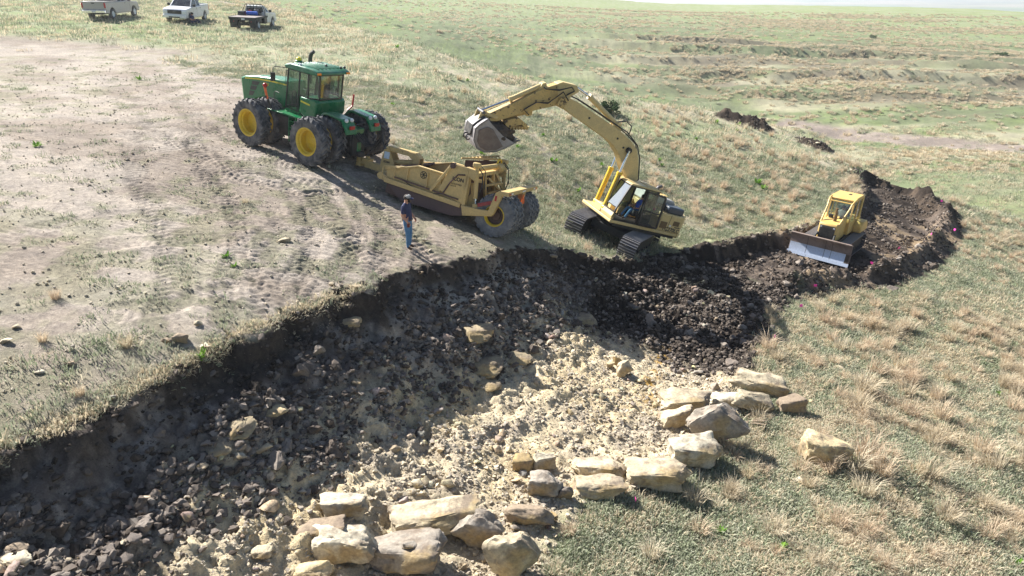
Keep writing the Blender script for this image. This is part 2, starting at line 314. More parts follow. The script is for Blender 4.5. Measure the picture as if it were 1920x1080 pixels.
def axis(lo, hi, core0, core1, step, grow):
    a = list(np.arange(core0, core1, step)); s = step; p = core1
    while p < hi: a.append(p); s *= grow; p += s
    a.append(hi); s = step; p = core0 - step
    while p > lo: a.insert(0, p); s *= grow; p -= s
    a.insert(0, lo); return np.array(a)
xs = axis(-420, 470, -13, 15, .055, 1.03); ys = axis(1., 470, 7, 31, .055, 1.012)
GX, GY = np.meshgrid(xs, ys); ZZ = ground_h(GX, GY)
for a, b, h, r in PILES:
    q, _, _ = poly_dist(GX, GY, np.array([a, b])); ZZ += h * np.exp(-(q / (r * .8)) ** 2) * (.6 + .9 * fbm(GX * 2, GY * 2, 9, 3))
def gz(x, y):
    x = np.atleast_1d(np.asarray(x, float)); y = np.atleast_1d(np.asarray(y, float))
    i = np.clip(np.searchsorted(xs, x) - 1, 0, len(xs) - 2); j = np.clip(np.searchsorted(ys, y) - 1, 0, len(ys) - 2)
    fx = (x - xs[i]) / (xs[i + 1] - xs[i]); fy = (y - ys[j]) / (ys[j + 1] - ys[j])
    return (ZZ[j, i] * (1 - fx) + ZZ[j, i + 1] * fx) * (1 - fy) + (ZZ[j + 1, i] * (1 - fx) + ZZ[j + 1, i + 1] * fx) * fy
def G(x, y): return float(gz(x, y)[0])
def spot(u, v): return hit(gz, u, v, 5, 380)

# ------------------------------------------------------------------ material helpers
def new_mat(name):
    m = bpy.data.materials.new(name); m.use_nodes = True; nt = m.node_tree; nt.nodes.clear()
    o = nt.nodes.new('ShaderNodeOutputMaterial'); b = nt.nodes.new('ShaderNodeBsdfPrincipled'); nt.links.new(b.outputs[0], o.inputs[0])
    return m, nt, b
def N(nt, t, **k):
    n = nt.nodes.new('ShaderNode' + t)
    for a, v in k.items(): setattr(n, a, v)
    return n
def noise_node(nt, scale, detail=4, rough=.55, coord='Object'):
    tc = N(nt, 'TexCoord'); n = N(nt, 'TexNoise'); n.inputs['Scale'].default_value = scale; n.inputs['Detail'].default_value = detail; n.inputs['Roughness'].default_value = rough
    nt.links.new(tc.outputs[coord], n.inputs['Vector']); return n
def ramp(nt, src, a, b, ca=(0, 0, 0, 1), cb=(1, 1, 1, 1)):
    r = N(nt, 'ValToRGB'); r.color_ramp.elements[0].position = a; r.color_ramp.elements[1].position = b
    r.color_ramp.elements[0].color = ca; r.color_ramp.elements[1].color = cb; nt.links.new(src, r.inputs[0]); return r
def mixc(nt, fac, a, b, mode='MIX'):
    m = N(nt, 'Mix', data_type='RGBA', blend_type=mode)
    for s, i in ((fac, 0), (a, 6), (b, 7)):
        if hasattr(s, 'is_linked') or hasattr(s, 'links'): nt.links.new(s, m.inputs[i])
        elif i == 0: m.inputs[0].default_value = s
        else: m.inputs[i].default_value = (*s[:3], 1)
    return m.outputs[2]
def bump(nt, b, h, strength=.5, dist=.05):
    n = N(nt, 'Bump'); n.inputs['Strength'].default_value = strength; n.inputs['Distance'].default_value = dist
    nt.links.new(h, n.inputs['Height']); nt.links.new(n.outputs[0], b.inputs['Normal'])
def ground_material():
    m, nt, b = new_mat('ground_surface'); at = N(nt, 'Attribute', attribute_name='Col'); b.inputs['Roughness'].default_value = .95
    b.inputs['Specular IOR Level'].default_value = .15
    n1 = noise_node(nt, 9, 6, .65); n2 = noise_node(nt, 1.1, 5, .6); n3 = noise_node(nt, 34, 4, .7)
    r1 = ramp(nt, n1.outputs[0], .3, .72, (.66, .66, .68, 1), (1.30, 1.30, 1.27, 1)); r2 = ramp(nt, n2.outputs[0], .3, .7, (.84, .85, .86, 1), (1.15, 1.14, 1.10, 1))
    r3 = ramp(nt, n3.outputs[0], .3, .7, (.78, .78, .78, 1), (1.22, 1.22, 1.22, 1))
    c = mixc(nt, 1.0, at.outputs[0], r1.outputs[0], 'MULTIPLY'); c = mixc(nt, 1.0, c, r2.outputs[0], 'MULTIPLY'); c = mixc(nt, 1.0, c, r3.outputs[0], 'MULTIPLY')
    nt.links.new(c, b.inputs['Base Color'])
    mm = N(nt, 'Math', operation='ADD'); nt.links.new(n1.outputs[0], mm.inputs[0]); nt.links.new(n3.outputs[0], mm.inputs[1])
    bump(nt, b, mm.outputs[0], .8, .05)
    return m
def grid_mesh(name, xs_, ys_, Z, cols, mat):
    ny, nx = Z.shape; gx, gy = np.meshgrid(xs_, ys_); me = bpy.data.meshes.new(name)
    co = np.stack([gx, gy, Z], -1).reshape(-1, 3).astype(np.float32)
    idx = np.arange(nx * ny).reshape(ny, nx); q = np.stack([idx[:-1, :-1], idx[:-1, 1:], idx[1:, 1:], idx[1:, :-1]], -1).reshape(-1)
    me.vertices.add(len(co)); me.vertices.foreach_set('co', co.ravel()); nf = (nx - 1) * (ny - 1)
    me.loops.add(nf * 4); me.loops.foreach_set('vertex_index', q.astype(np.int32)); me.polygons.add(nf)
    me.polygons.foreach_set('loop_start', (np.arange(nf) * 4).astype(np.int32)); me.polygons.foreach_set('use_smooth', np.ones(nf, bool))
    me.update(calc_edges=True)
    a = me.color_attributes.new('Col', 'FLOAT_COLOR', 'POINT'); a.data.foreach_set('color', np.hstack([cols, np.ones((len(cols), 1))]).astype(np.float32).ravel())
    me.materials.append(mat); o = bpy.data.objects.new(name, me); COL.objects.link(o); return o
GM = MASKS(GX.ravel(), GY.ravel())
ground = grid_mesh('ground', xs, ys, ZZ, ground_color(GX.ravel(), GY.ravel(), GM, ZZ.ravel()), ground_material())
ground['kind'] = 'structure'
# the far plain beyond the hill
def plain():
    xp = axis(-9000, 9000, -3000, 3500, 60, 1.1); yp = axis(300, 14000, 400, 9000, 55, 1.1); gx, gy = np.meshgrid(xp, yp)
    z = -62 + 8 * (fbm(gx * .0008, gy * .0008, 5, 3) - .5); x = gx.ravel(); y = gy.ravel()
    fx = np.floor((x + .15 * y) / 420 + .6 * vnoise(y / 800, x / 2000, 3)); fy = np.floor(y / 650); h = _hash(fx, fy, 9)
    pal = np.array([(.10, .19, .05), (.24, .25, .12), (.34, .28, .19), (.16, .24, .08), (.30, .27, .16), (.12, .16, .06)]); col = pal[(h * 5.99).astype(int)]
    tr = ((np.abs((y / 650) % 1 - .5) > .455) & (vnoise(x / 90, y / 200, 7) > .45)) | (vnoise(x / 160, y / 160, 11) > .83)
    col = np.where(tr[:, None], np.array([.035, .06, .03]), col)
    o = grid_mesh('distant_plain', xp, yp, z, col, ground.data.materials[0]); o['kind'] = 'structure'
plain()
# ------------------------------------------------------------------ mesh helpers
class MB:
    def __init__(s): s.v = []; s.f = []; s.m = []; s.cur = 0
    def add(s, vs, fs):
        k = len(s.v); s.v += [tuple(map(float, p)) for p in vs]; s.f += [tuple(k + i for i in f) for f in fs]; s.m += [s.cur] * len(fs); return s
    def box(s, x0, x1, y0, y1, z0, z1):
        x0, x1 = sorted((x0, x1)); y0, y1 = sorted((y0, y1)); z0, z1 = sorted((z0, z1))
        return s.add([(x0, y0, z0), (x1, y0, z0), (x1, y1, z0), (x0, y1, z0), (x0, y0, z1), (x1, y0, z1), (x1, y1, z1), (x0, y1, z1)],
                     [(0, 3, 2, 1), (4, 5, 6, 7), (0, 1, 5, 4), (1, 2, 6, 5), (2, 3, 7, 6), (3, 0, 4, 7)])
    def prism(s, P, y0, y1, P1=None, axis='y'):
        """outline P in x,z swept from y0 to y1 (axis y); other axes permute"""
        P1 = P1 or P; n = len(P); a = sum(P[i][0] * P[(i + 1) % n][1] - P[(i + 1) % n][0] * P[i][1] for i in range(n))
        f = {'y': lambda p, t: (p[0], t, p[1]), 'x': lambda p, t: (t, p[0], p[1]), 'z': lambda p, t: (p[0], p[1], t)}[axis]
        vs = [f(p, y0) for p in P] + [f(p, y1) for p in P1]
        fs = [tuple(range(n)), tuple(range(2 * n - 1, n - 1, -1))] + [(i, i + n, (i + 1) % n + n, (i + 1) % n) for i in range(n)]
        flip = (a > 0) ^ (y1 < y0) ^ (axis != 'y')
        if flip: fs = [tuple(reversed(q)) for q in fs]
        # outline counter-clockwise in (x,z) seen from -y gives outward normals; flip handled above
        return s.add(vs, [tuple(reversed(q)) for q in fs])
    def cyl(s, p0, p1, r, n=12, r1=None, caps=True):
        p0 = Vector(p0); p1 = Vector(p1); r1 = r if r1 is None else r1; d = (p1 - p0).normalized(); a = d.orthogonal().normalized(); b = d.cross(a)
        vs = []
        for c, q in ((p0, r), (p1, r1)):
            for i in range(n): t = 2 * math.pi * i / n; vs.append(c + q * (math.cos(t) * a + math.sin(t) * b))
        fs = [(i, (i + 1) % n, (i + 1) % n + n, i + n) for i in range(n)]
        if caps: fs += [tuple(range(n - 1, -1, -1)), tuple(range(n, 2 * n))]
        return s.add(vs, fs)
    def tube(s, pts, r, n=6):
        pts = [Vector(p) for p in pts]; m = len(pts); rs = r if isinstance(r, (list, tuple)) else [r] * m; up = None; vs = []
        for i, p in enumerate(pts):
            d = (pts[min(i + 1, m - 1)] - pts[max(i - 1, 0)]).normalized()
            if up is None: up = d.orthogonal().normalized()
            up = (up - d * up.dot(d)).normalized(); b = d.cross(up)
            for k in range(n): t = 2 * math.pi * k / n; vs.append(p + rs[i] * (math.cos(t) * up + math.sin(t) * b))
        fs = [(i * n + k, i * n + (k + 1) % n, (i + 1) * n + (k + 1) % n, (i + 1) * n + k) for i in range(m - 1) for k in range(n)]
        fs += [tuple(range(n - 1, -1, -1)), tuple(range((m - 1) * n, m * n))]
        return s.add(vs, fs)
    def bar(s, p0, p1, w, h, up=(0, 0, 1)):
        p0 = Vector(p0); p1 = Vector(p1); d = (p1 - p0).normalized(); up = Vector(up)
        if abs(d.dot(up)) > .95: up = Vector((1, 0, 0))
        a = d.cross(up).normalized() * w / 2; b = a.cross(d).normalized() * h / 2
        vs = [p0 - a - b, p0 + a - b, p0 + a + b, p0 - a + b, p1 - a - b, p1 + a - b, p1 + a + b, p1 - a + b]
        return s.add(vs, [(0, 1, 2, 3), (7, 6, 5, 4), (0, 4, 5, 1), (1, 5, 6, 2), (2, 6, 7, 3), (3, 7, 4, 0)])
    def lathe(s, prof, n=32, c=(0, 0, 0), axis='y'):
        """closed or open profile of (radius, offset along the axis)"""
        vs = []; m = len(prof)
        for r, y in prof:
            for k in range(n):
                t = 2 * math.pi * k / n; p = (r * math.cos(t), y, r * math.sin(t))
                if axis == 'z': p = (p[0], p[2], p[1])
                if axis == 'x': p = (p[1], p[0], p[2])
                vs.append((p[0] + c[0], p[1] + c[1], p[2] + c[2]))
        fs = [(i * n + k, i * n + (k + 1) % n, (i + 1) * n + (k + 1) % n, (i + 1) * n + k) for i in range(m - 1) for k in range(n)]
        return s.add(vs, fs)
    def ball(s, c, r, n=10, sc=(1, 1, 1)):
        return s.lathe([(max(1e-3, r * math.sin(math.pi * i / n)) * sc[0], -r * math.cos(math.pi * i / n) * sc[2]) for i in range(n + 1)], 12, c, 'z')
    def mesh(s, name, mats, smooth=30):
        me = bpy.data.meshes.new(name); me.from_pydata(s.v, [], s.f); me.validate()
        for m in (mats if isinstance(mats, (list, tuple)) else [mats]): me.materials.append(m)
        if any(s.m) and len(me.polygons) == len(s.m): me.polygons.foreach_set('material_index', s.m)
        bm = bmesh.new(); bm.from_mesh(me); bmesh.ops.recalc_face_normals(bm, faces=bm.faces); bm.to_mesh(me); bm.free()
        if smooth: me.polygons.foreach_set('use_smooth', [True] * len(me.polygons)); me.set_sharp_from_angle(angle=math.radians(smooth))
        return me
    def build(s, name, mats, parent=None, bevel=0, smooth=30, M=None):
        o = bpy.data.objects.new(name, s.mesh(name, mats, smooth)); COL.objects.link(o)
        if parent is not None: o.parent = parent
        if M is not None: o.matrix_local = M
        if bevel:
            b = o.modifiers.new('bevel', 'BEVEL'); b.width = bevel; b.segments = 2; b.limit_method = 'ANGLE'; b.angle_limit = math.radians(35)
        return o
def tag(o, label, cat, group=None, kind=None):
    if label: o['label'] = label
    if cat: o['category'] = cat
    if group: o['group'] = group
    if kind: o['kind'] = kind
    return o
def thing(name, label, cat, M, group=None):
    o = bpy.data.objects.new(name, None); COL.objects.link(o); o.matrix_world = M; o.empty_display_size = .3
    return tag(o, label, cat, group)
def put(name, mesh, parent, M=None):
    o = bpy.data.objects.new(name, mesh); COL.objects.link(o); o.parent = parent
    if M is not None: o.matrix_local = M
    return o
def T(x, y, z, rz=0, ry=0, rx=0, s=1): return Matrix.Translation((x, y, z)) @ Matrix.Rotation(rz, 4, 'Z') @ Matrix.Rotation(ry, 4, 'Y') @ Matrix.Rotation(rx, 4, 'X') @ Matrix.Scale(s, 4)
def text(body, size, mat, parent, M, name='lettering', depth=.003, bold=0.0):
    c = bpy.data.curves.new('text', 'FONT'); c.body = body; c.size = size; c.extrude = depth; c.align_x = 'LEFT'; c.offset = bold
    o = bpy.data.objects.new('text', c); COL.objects.link(o); bpy.context.view_layer.update()
    me = bpy.data.meshes.new_from_object(o.evaluated_get(bpy.context.evaluated_depsgraph_get())); bpy.data.objects.remove(o)
    me.name = name; me.materials.clear(); me.materials.append(mat); return put(name, me, parent, M)

# ------------------------------------------------------------------ paint, rubber, glass
def paint(name, col, rough=.45, dust=.35, dustcol=(.34, .28, .22), rust=None, metal=0, spec=.5, scale=2.5):
    m, nt, b = new_mat(name); n1 = noise_node(nt, scale, 6, .62); n2 = noise_node(nt, scale * 6, 4, .6)
    r1 = ramp(nt, n1.outputs[0], .40, .72); r2 = ramp(nt, n2.outputs[0], .3, .75, (.86, .86, .86, 1), (1.1, 1.1, 1.1, 1))
    mu = N(nt, 'Math', operation='MULTIPLY'); nt.links.new(r1.outputs[0], mu.inputs[0]); mu.inputs[1].default_value = dust
    c = mixc(nt, mu.outputs[0], col, dustcol)
    if rust:
        n3 = noise_node(nt, 4.5, 7, .7); r3 = ramp(nt, n3.outputs[0], rust[1], rust[1] + .035); c = mixc(nt, r3.outputs[0], c, rust[0])
    c = mixc(nt, 1.0, c, r2.outputs[0], 'MULTIPLY'); nt.links.new(c, b.inputs['Base Color'])
    ad = N(nt, 'Math', operation='MULTIPLY_ADD'); nt.links.new(mu.outputs[0], ad.inputs[0]); ad.inputs[1].default_value = .5; ad.inputs[2].default_value = rough; nt.links.new(ad.outputs[0], b.inputs['Roughness'])
    b.inputs['Metallic'].default_value = metal; b.inputs['Specular IOR Level'].default_value = spec
    return m
def flat(name, col, rough=.6, metal=0):
    m, nt, b = new_mat(name); n = noise_node(nt, 12, 3); r = ramp(nt, n.outputs[0], .3, .7, (.85, .85, .85, 1), (1.12, 1.12, 1.12, 1))
    nt.links.new(mixc(nt, 1.0, col, r.outputs[0], 'MULTIPLY'), b.inputs['Base Color']); b.inputs['Roughness'].default_value = rough; b.inputs['Metallic'].default_value = metal; return m
def glass(name, tint=(.55, .68, .62), refl=.08):
    m = bpy.data.materials.new(name); m.use_nodes = True; nt = m.node_tree; nt.nodes.clear(); o = N(nt, 'OutputMaterial'); t = N(nt, 'BsdfTransparent'); t.inputs[0].default_value = (*tint, 1)
    g = N(nt, 'BsdfGlossy'); g.inputs['Roughness'].default_value = .04; g.inputs['Color'].default_value = (.5, .55, .58, 1); d = N(nt, 'BsdfDiffuse'); d.inputs[0].default_value = (.38, .36, .32, 1)
    l = N(nt, 'LayerWeight'); l.inputs[0].default_value = .35; ma = N(nt, 'Math', operation='MULTIPLY_ADD'); nt.links.new(l.outputs['Fresnel'], ma.inputs[0]); ma.inputs[1].default_value = .8; ma.inputs[2].default_value = refl
    x = N(nt, 'MixShader'); nt.links.new(ma.outputs[0], x.inputs[0]); nt.links.new(t.outputs[0], x.inputs[1]); nt.links.new(g.outputs[0], x.inputs[2])
    n = noise_node(nt, 3, 4); r = ramp(nt, n.outputs[0], .35, .8, (.04, .04, .04, 1), (.22, .22, .22, 1)); y = N(nt, 'MixShader'); nt.links.new(r.outputs[0], y.inputs[0]); nt.links.new(x.outputs[0], y.inputs[1]); nt.links.new(d.outputs[0], y.inputs[2])
    nt.links.new(y.outputs[0], o.inputs[0]); return m
MT = dict(
    green=paint('green_paint', (.012, .175, .062), .26, .16), green_top=paint('green_roof_paint', (.02, .17, .085), .3, .30, (.40, .45, .38)),
    rim=paint('yellow_rim_paint', (.72, .50, .02), .4, .30, (.40, .30, .15)), tyre=paint('tyre_rubber', (.035, .038, .045), .75, .85, (.30, .285, .275), scale=3.5),
    tyre_grey=paint('dusty_tyre_rubber', (.12, .127, .138), .85, .8, (.32, .31, .30), scale=4),
    black=paint('black_plastic', (.015, .016, .018), .45, .25), dark=paint('dark_frame_paint', (.022, .024, .024), .6, .5, (.10, .085, .07)),
    stripe=flat('yellow_decal', (.80, .65, .05), .5), orange=flat('orange_plastic', (.85, .14, .02), .4), red=flat('red_plastic', (.45, .02, .02), .3),
    amber=flat('amber_plastic', (.9, .28, .02), .3), white=flat('white_plastic', (.75, .75, .75), .4), chrome=flat('chromed_rod', (.75, .78, .82), .12, 1.0),
    scr=paint('faded_yellow_paint', (.60, .43, .17), .55, .45, (.36, .27, .15), rust=((.12, .055, .035), .66)),
    scr_rust=paint('rusted_bowl_plate', (.10, .055, .045), .7, .4, (.18, .13, .10)), maroon=paint('worn_maroon_skirt', (.085, .055, .055), .6, .5, (.15, .10, .09), rust=((.45, .30, .09), .70)),
    exc=paint('pale_yellow_paint', (.66, .50, .22), .45, .30, (.36, .28, .18)), exc_dirty=paint('oily_yellow_paint', (.60, .42, .15), .5, .5, (.20, .14, .07), rust=((.07, .045, .03), .57)),
    exc_cyl=paint('bright_yellow_paint', (.78, .50, .03), .35, .15), steel=paint('worn_track_steel', (.10, .10, .11), .42, .5, (.16, .13, .11), metal=.5),
    shoe=paint('track_shoe_steel', (.36, .35, .36), .42, .5, (.30, .27, .24), metal=.35), dirty_steel=paint('bucket_steel', (.36, .34, .34), .6, .5, (.20, .16, .13)),
    blue=paint('blue_reinforced_window', (.06, .09, .13), .4, .2), dozer=paint('dozer_yellow_paint', (.68, .45, .13), .45, .48, (.40, .30, .18)),
    blade=paint('polished_blade_steel', (.55, .62, .74), .28, .08, (.20, .15, .12), metal=.35), blade_rust=paint('muddy_blade_plate', (.24, .18, .15), .7, .5, (.06, .045, .035)),
    silver=paint('silver_car_paint', (.42, .40, .38), .28, .25, (.45, .38, .30)), car_white=paint('white_car_paint', (.78, .79, .80), .28, .15, (.60, .52, .42)),
    glass=glass('cab_glass'), dglass=glass('dark_window_glass', (.14, .19, .24), .12), lamp=flat('lamp_lens', (.75, .78, .8), .15), seat=flat('seat_fabric', (.03, .03, .032), .8),
    mud=paint('moist_soil', (.060, .045, .034), .9, .6, (.15, .11, .08)), clay=paint('grey_clay_spoil', (.20, .165, .145), .9, .7, (.12, .09, .075), scale=5),
    skin=flat('skin', (.50, .26, .17), .6), navy=flat('navy_cotton', (.030, .036, .095), .85), jeans=flat('blue_denim', (.07, .18, .33), .85), boots=flat('brown_leather', (.07, .035, .02), .7),
    blue_shirt=flat('bright_blue_cotton', (.02, .10, .55), .85), hair=flat('dark_hair', (.03, .02, .015), .8), cap=flat('grey_cap_cloth', (.33, .32, .31), .85), holster=flat('red_brown_leather', (.16, .03, .02), .7), pinkish=flat('pale_shirt', (.55, .45, .45), .8),
    spring=flat('rubber_hose', (.02, .02, .022), .5), blue_drum=flat('blue_plastic_drum', (.01, .10, .50), .35), wood=flat('weathered_deck_steel', (.20, .17, .155), .8), plate=flat('number_plate', (.65, .66, .68), .5),
    sticker=flat('pale_blue_sticker', (.55, .66, .75), .5), ink=flat('dark_lettering', (.035, .03, .025), .7), bronze=flat('brown_metal_grille', (.16, .10, .04), .6))

# ------------------------------------------------------------------ wheels
def ag_tyre(R=1.0, W=.66, rim=.545):
    b = MB(); h = W / 2
    b.lathe([(rim, -h * .80), (rim + .05, -h * .92), (R * .78, -h * 1.0), (R * .90, -h * .92), (R * .935, -h * .6), (R * .94, 0), (R * .935, h * .6), (R * .90, h * .92), (R * .78, h), (rim + .05, h * .92), (rim, h * .80)], 44)
    n = 23
    for side in (1, -1):
        for k in range(n):
            t0 = 2 * math.pi * (k + (.5 if side < 0 else 0)) / n; vs = []
            # a lug runs from the centre line back towards the shoulder
            for j, (y, dt, hh, w) in enumerate(((.02, 0, R * 1.0, .035), (h * .55, .10, R * .995, .038), (h * .98, .20, R * .955, .045), (h * 1.02, .22, R * .86, .045))):
                for q in (-1, 1):
                    t = t0 + dt + q * w
                    for rr in (R * .90 if j < 3 else R * .80, hh): vs.append((rr * math.cos(t), side * y, rr * math.sin(t)))
            fs = []
            for j in range(3):
                a = j * 4; c = a + 4; fs += [(a + 1, c + 1, c + 3, a + 3), (a, c, c + 1, a + 1), (a + 2, a + 3, c + 3, c + 2)]
            fs += [(0, 1, 3, 2), (12, 14, 15, 13)]; b.add(vs, fs)
    return b
def deep_rim(r=.545, W=.66, dish=-.12, hub=.16):
    b = MB(); h = W / 2
    b.lathe([(r, -h * .80), (r + .03, h * .78), (r + .035, h * .84), (r, h * .85), (r - .03, h * .74), (r - .05, h * .66), (r - .055, h * .45), (r - .10, h * .3), (r - .10, dish + .02), (r - .13, dish), (.24, dish), (.22, dish + .03), (hub, dish + .03), (hub, dish + .07), (.02, dish + .08), (.001, dish + .08)], 40)
    return b
# ------------------------------------------------------------------ the articulated tractor
def tractor():
    t = thing('articulated_tractor', 'green four-wheel-drive farm tractor with dual yellow-rimmed wheels hitched to the scraper', 'tractor', POSE_TRACTOR)
    g, k, d = MT['green'], MT['black'], MT['dark']
    hood = [(4.02, 2.42), (3.72, 2.53), (2.95, 2.66), (2.06, 2.75), (.95, 2.80), (.95, 1.62), (1.55, 1.60), (1.85, 1.80), (2.55, 1.84), (3.05, 1.66), (3.3, 1.45), (3.86, 1.42), (3.92, 1.75)]
    h = MB().prism(hood, -.5, .5).build('hood', g, t, .07)
    MB().prism([(3.935, 1.42), (3.99, 1.75), (4.085, 2.30), (3.98, 2.36), (3.80, 1.44)], -.42, .42).build('radiator_grille', k, h, .02)
    for s in (1, -1):
        y = s * .503
        st = [(3.72, 2.40), (2.94, 2.505), (2.06, 2.575), (1.0, 2.60), (1.0, 2.66), (2.06, 2.635), (2.94, 2.56), (3.72, 2.455)]
        MB().prism(st, y, y + s * .004).build('yellow_stripe', MT['stripe'], h)
        for q in ([(3.24, 2.40), (2.74, 2.44), (2.90, 2.26), (3.30, 2.22)], [(3.33, 2.18), (2.93, 2.21), (3.03, 2.03), (3.39, 1.99)], [(3.42, 1.94), (3.09, 1.96), (3.22, 1.76), (3.48, 1.72)]):
            MB().prism(q, y - s * .01, y + s * .006).build('side_vent', k, h)
    text('9230', .17, MT['stripe'], h, T(2.52, .508, 2.37, math.pi, 0, 0) @ Matrix.Rotation(math.pi / 2, 4, 'X'), 'lettering')
    text('JOHN DEERE', .062, MT['green'], h, T(1.62, .509, 2.592, math.pi, -.03, 0) @ Matrix.Rotation(math.pi / 2, 4, 'X'), 'lettering')
    # chassis
    b = MB(); b.box(.3, 3.7, -.42, .42, .95, 1.62).box(-.25, .5, -.3, .3, .7, 1.45).box(-2.65, -.4, -.42, .42, .85, 1.35).box(-2.75, -2.5, -.35, .35, .45, 1.3)
    b.cyl((1.75, -1.3, 1), (1.75, 1.3, 1), .2).cyl((-1.75, -1.3, 1), (-1.75, 1.3, 1), .2).box(3.5, 4.0, -.4, .4, 1.0, 1.42); b.build('chassis', d, t, .03)
    b = MB().box(-2.6, -.75, -.46, .46, 1.36, 1.52).box(-2.72, -2.55, -.28, .28, .5, 1.55).box(-2.78, -2.7, -.12, .12, .42, 1.0); b.build('rear_frame_cover', g, t, .03)
    MB().box(.15, 1.25, .52, 1.12, .65, 1.52).build('fuel_tank', k, t, .05); MB().box(.15, 1.25, -1.12, -.52, .65, 1.52).build('fuel_tank', k, t, .05)
    # steps on the left
    st = MB(); [st.box(-.28, .08, .75, 1.22, z, z + .035) for z in (.55, .82, 1.09, 1.36)]; st.box(-.31, -.27, .72, 1.24, .5, 1.62).box(.09, .12, .72, 1.24, .5, 1.62); st.build('boarding_steps', g, t)
    MB().box(-.5, 1.45, .5, 1.22, 1.56, 1.62).build('side_platform', g, t, .01)
    # cab
    MB().prism([(-.10, 1.75), (-.10, 2.42), (-1.02, 2.42), (-1.08, 2.3), (-1.05, 1.85), (-.9, 1.62), (-.3, 1.62)], -.84, .84).build('cab_body', g, t, .06)
    MB().box(-.1, .80, -.80, .80, 1.62, 1.80).build('cab_floor', g, t, .03)
    for s in (1, -1): MB().prism([(-.16, 2.27), (-.70, 2.20), (-.70, 2.13), (-.16, 2.20)], s * .843, s * .847).build('yellow_stripe', MT['stripe'], t)
    roof = MB().prism([(.62, 3.44), (.74, 3.48), (.72, 3.58), (.4, 3.68), (-.9, 3.66), (-1.16, 3.56), (-1.18, 3.45), (-.9, 3.42)], -.95, .95).build('cab_roof', MT['green_top'], t, .06)
    r = MB(); [r.box(-1.0, .45, y - .03, y + .03, 3.66, 3.695) for y in (-.66, -.44, -.22, 0, .22, .44, .66)]; r.build('roof_ribs', MT['green_top'], roof, .01)
    P = MB()
    for s in (1, -1):
        for a, c in (((.80, s * .78, 1.75), (.58, s * .84, 3.46)), ((-.02, s * .86, 1.75), (-.12, s * .86, 3.46)), ((-.60, s * .86, 2.4), (-.62, s * .86, 3.46)), ((-1.03, s * .62, 2.4), (-1.06, s * .66, 3.46)), ((-.60, s * .86, 2.44), (-1.03, s * .62, 2.44)), ((.8, s * .78, 1.8), (0, s * .86, 1.78)), ((-.04, s * .86, 2.45), (-.6, s * .86, 2.45)), ((.58, s * .84, 3.42), (-.62, s * .86, 3.42)), ((-.62, s * .86, 3.42), (-1.06, s * .66, 3.42))):
            P.bar(a, c, .05, .05)
    P.bar((.8, -.78, 1.85), (.8, .78, 1.85), .05, .05).bar((-1.04, -.62, 2.44), (-1.04, .62, 2.44), .05, .05).bar((-1.06, -.66, 3.42), (-1.06, .66, 3.42), .05, .05)
    P.build('window_frame', k, t)
    def pane(name, q, p=t): return MB().add(q, [(0, 1, 2, 3)]).build(name, MT['glass'], p, smooth=0)
    for s in (1, -1):
        pane('door_glass' if s > 0 else 'window_pane', [(.79, s * .785, 1.8), (-.0, s * .855, 1.8), (-.1, s * .855, 3.42), (.58, s * .84, 3.42)])
        pane('window_pane', [(-.06, s * .865, 2.45), (-.6, s * .865, 2.45), (-.6, s * .865, 3.42), (-.12, s * .865, 3.42)])
        pane('window_pane', [(-.62, s * .86, 2.45), (-1.03, s * .63, 2.45), (-1.06, s * .66, 3.42), (-.64, s * .86, 3.42)])
    pane('rear_window', [(-1.04, .62, 2.45), (-1.04, -.62, 2.45), (-1.06, -.66, 3.42), (-1.06, .66, 3.42)]); pane('windscreen', [(.8, -.78, 1.9), (.8, .78, 1.9), (.58, .82, 3.42), (.58, -.82, 3.42)])
    b = MB().box(-.55, -.05, -.27, .27, 2.1, 2.25).box(-.66, -.52, -.26, .26, 2.2, 2.95).box(-.4, -.15, .3, .4, 2.35, 2.42).box(-.45, -.2, -.5, -.36, 2.2, 2.6); b.build('driver_seat', MT['seat'], t, .05)
    b = MB().bar((.55, 0, 1.8), (.3, 0, 2.55), .1, .1).lathe([(.19, -.015), (.22, 0), (.19, .015)], 20, (.3, 0, 2.58), 'z'); b.build('steering_column', k, t)
    MB().lathe([(.14, 0), (.15, .06), (.11, .09)], 16, (.52, .35, 3.67), 'z').build('position_receiver', MT['green'], t); MB().ball((.52, .35, 3.80), .125, 8, (1, 1, .75)).build('position_receiver_cap', MT['stripe'], t)
    MB().tube([(.88, -.62, 2.7), (.88, -.62, 3.72), (.86, -.62, 3.86), (.78, -.62, 4.0), (.68, -.62, 4.06)], [.09, .09, .085, .08, .075], 10).build('exhaust_stack', k, t)
    for x, y in ((-.15, .86), (.0, .80), (-1.0, -.55), (-.95, -.82), (-.5, -.2)): MB().ball((x, y, 3.70), .06, 6).build('work_light', MT['lamp'] if y > 0 else k, t)
    for s in (1, -1): MB().box(-1.2, -1.12, s * .72, s * .92, 3.46, 3.54).build('amber_light', MT['amber'], t, .01)
    for s in (1, -1):
        a = MB().tube([(.6, s * .92, 3.44), (.95, s * 1.25, 3.46), (1.0, s * 1.3, 3.35), (1.0, s * 1.3, 2.85)], .015); a.box(.97, 1.02, s * 1.2, s * 1.42, 2.85, 3.2); a.build('mirror', k, t)
    # front left warning arm and rail
    MB().tube([(1.25, 1.15, 1.6), (1.38, 1.25, 2.05), (1.45, 1.3, 2.15)], .045).build('lamp_arm', k, t); MB().bar((1.38, 1.26, 2.02), (1.5, 1.3, 2.5), .06, .09).build('reflector_strip', MT['orange'], t); MB().ball((1.48, 1.3, 2.58), .10, 8).build('signal_lamp', MT['red'], t)
    MB().tube([(-1.1, -.95, 1.9), (-1.2, -1.15, 2.1), (-1.2, -1.2, 2.6)], .04).build('lamp_arm', MT['red'], t)
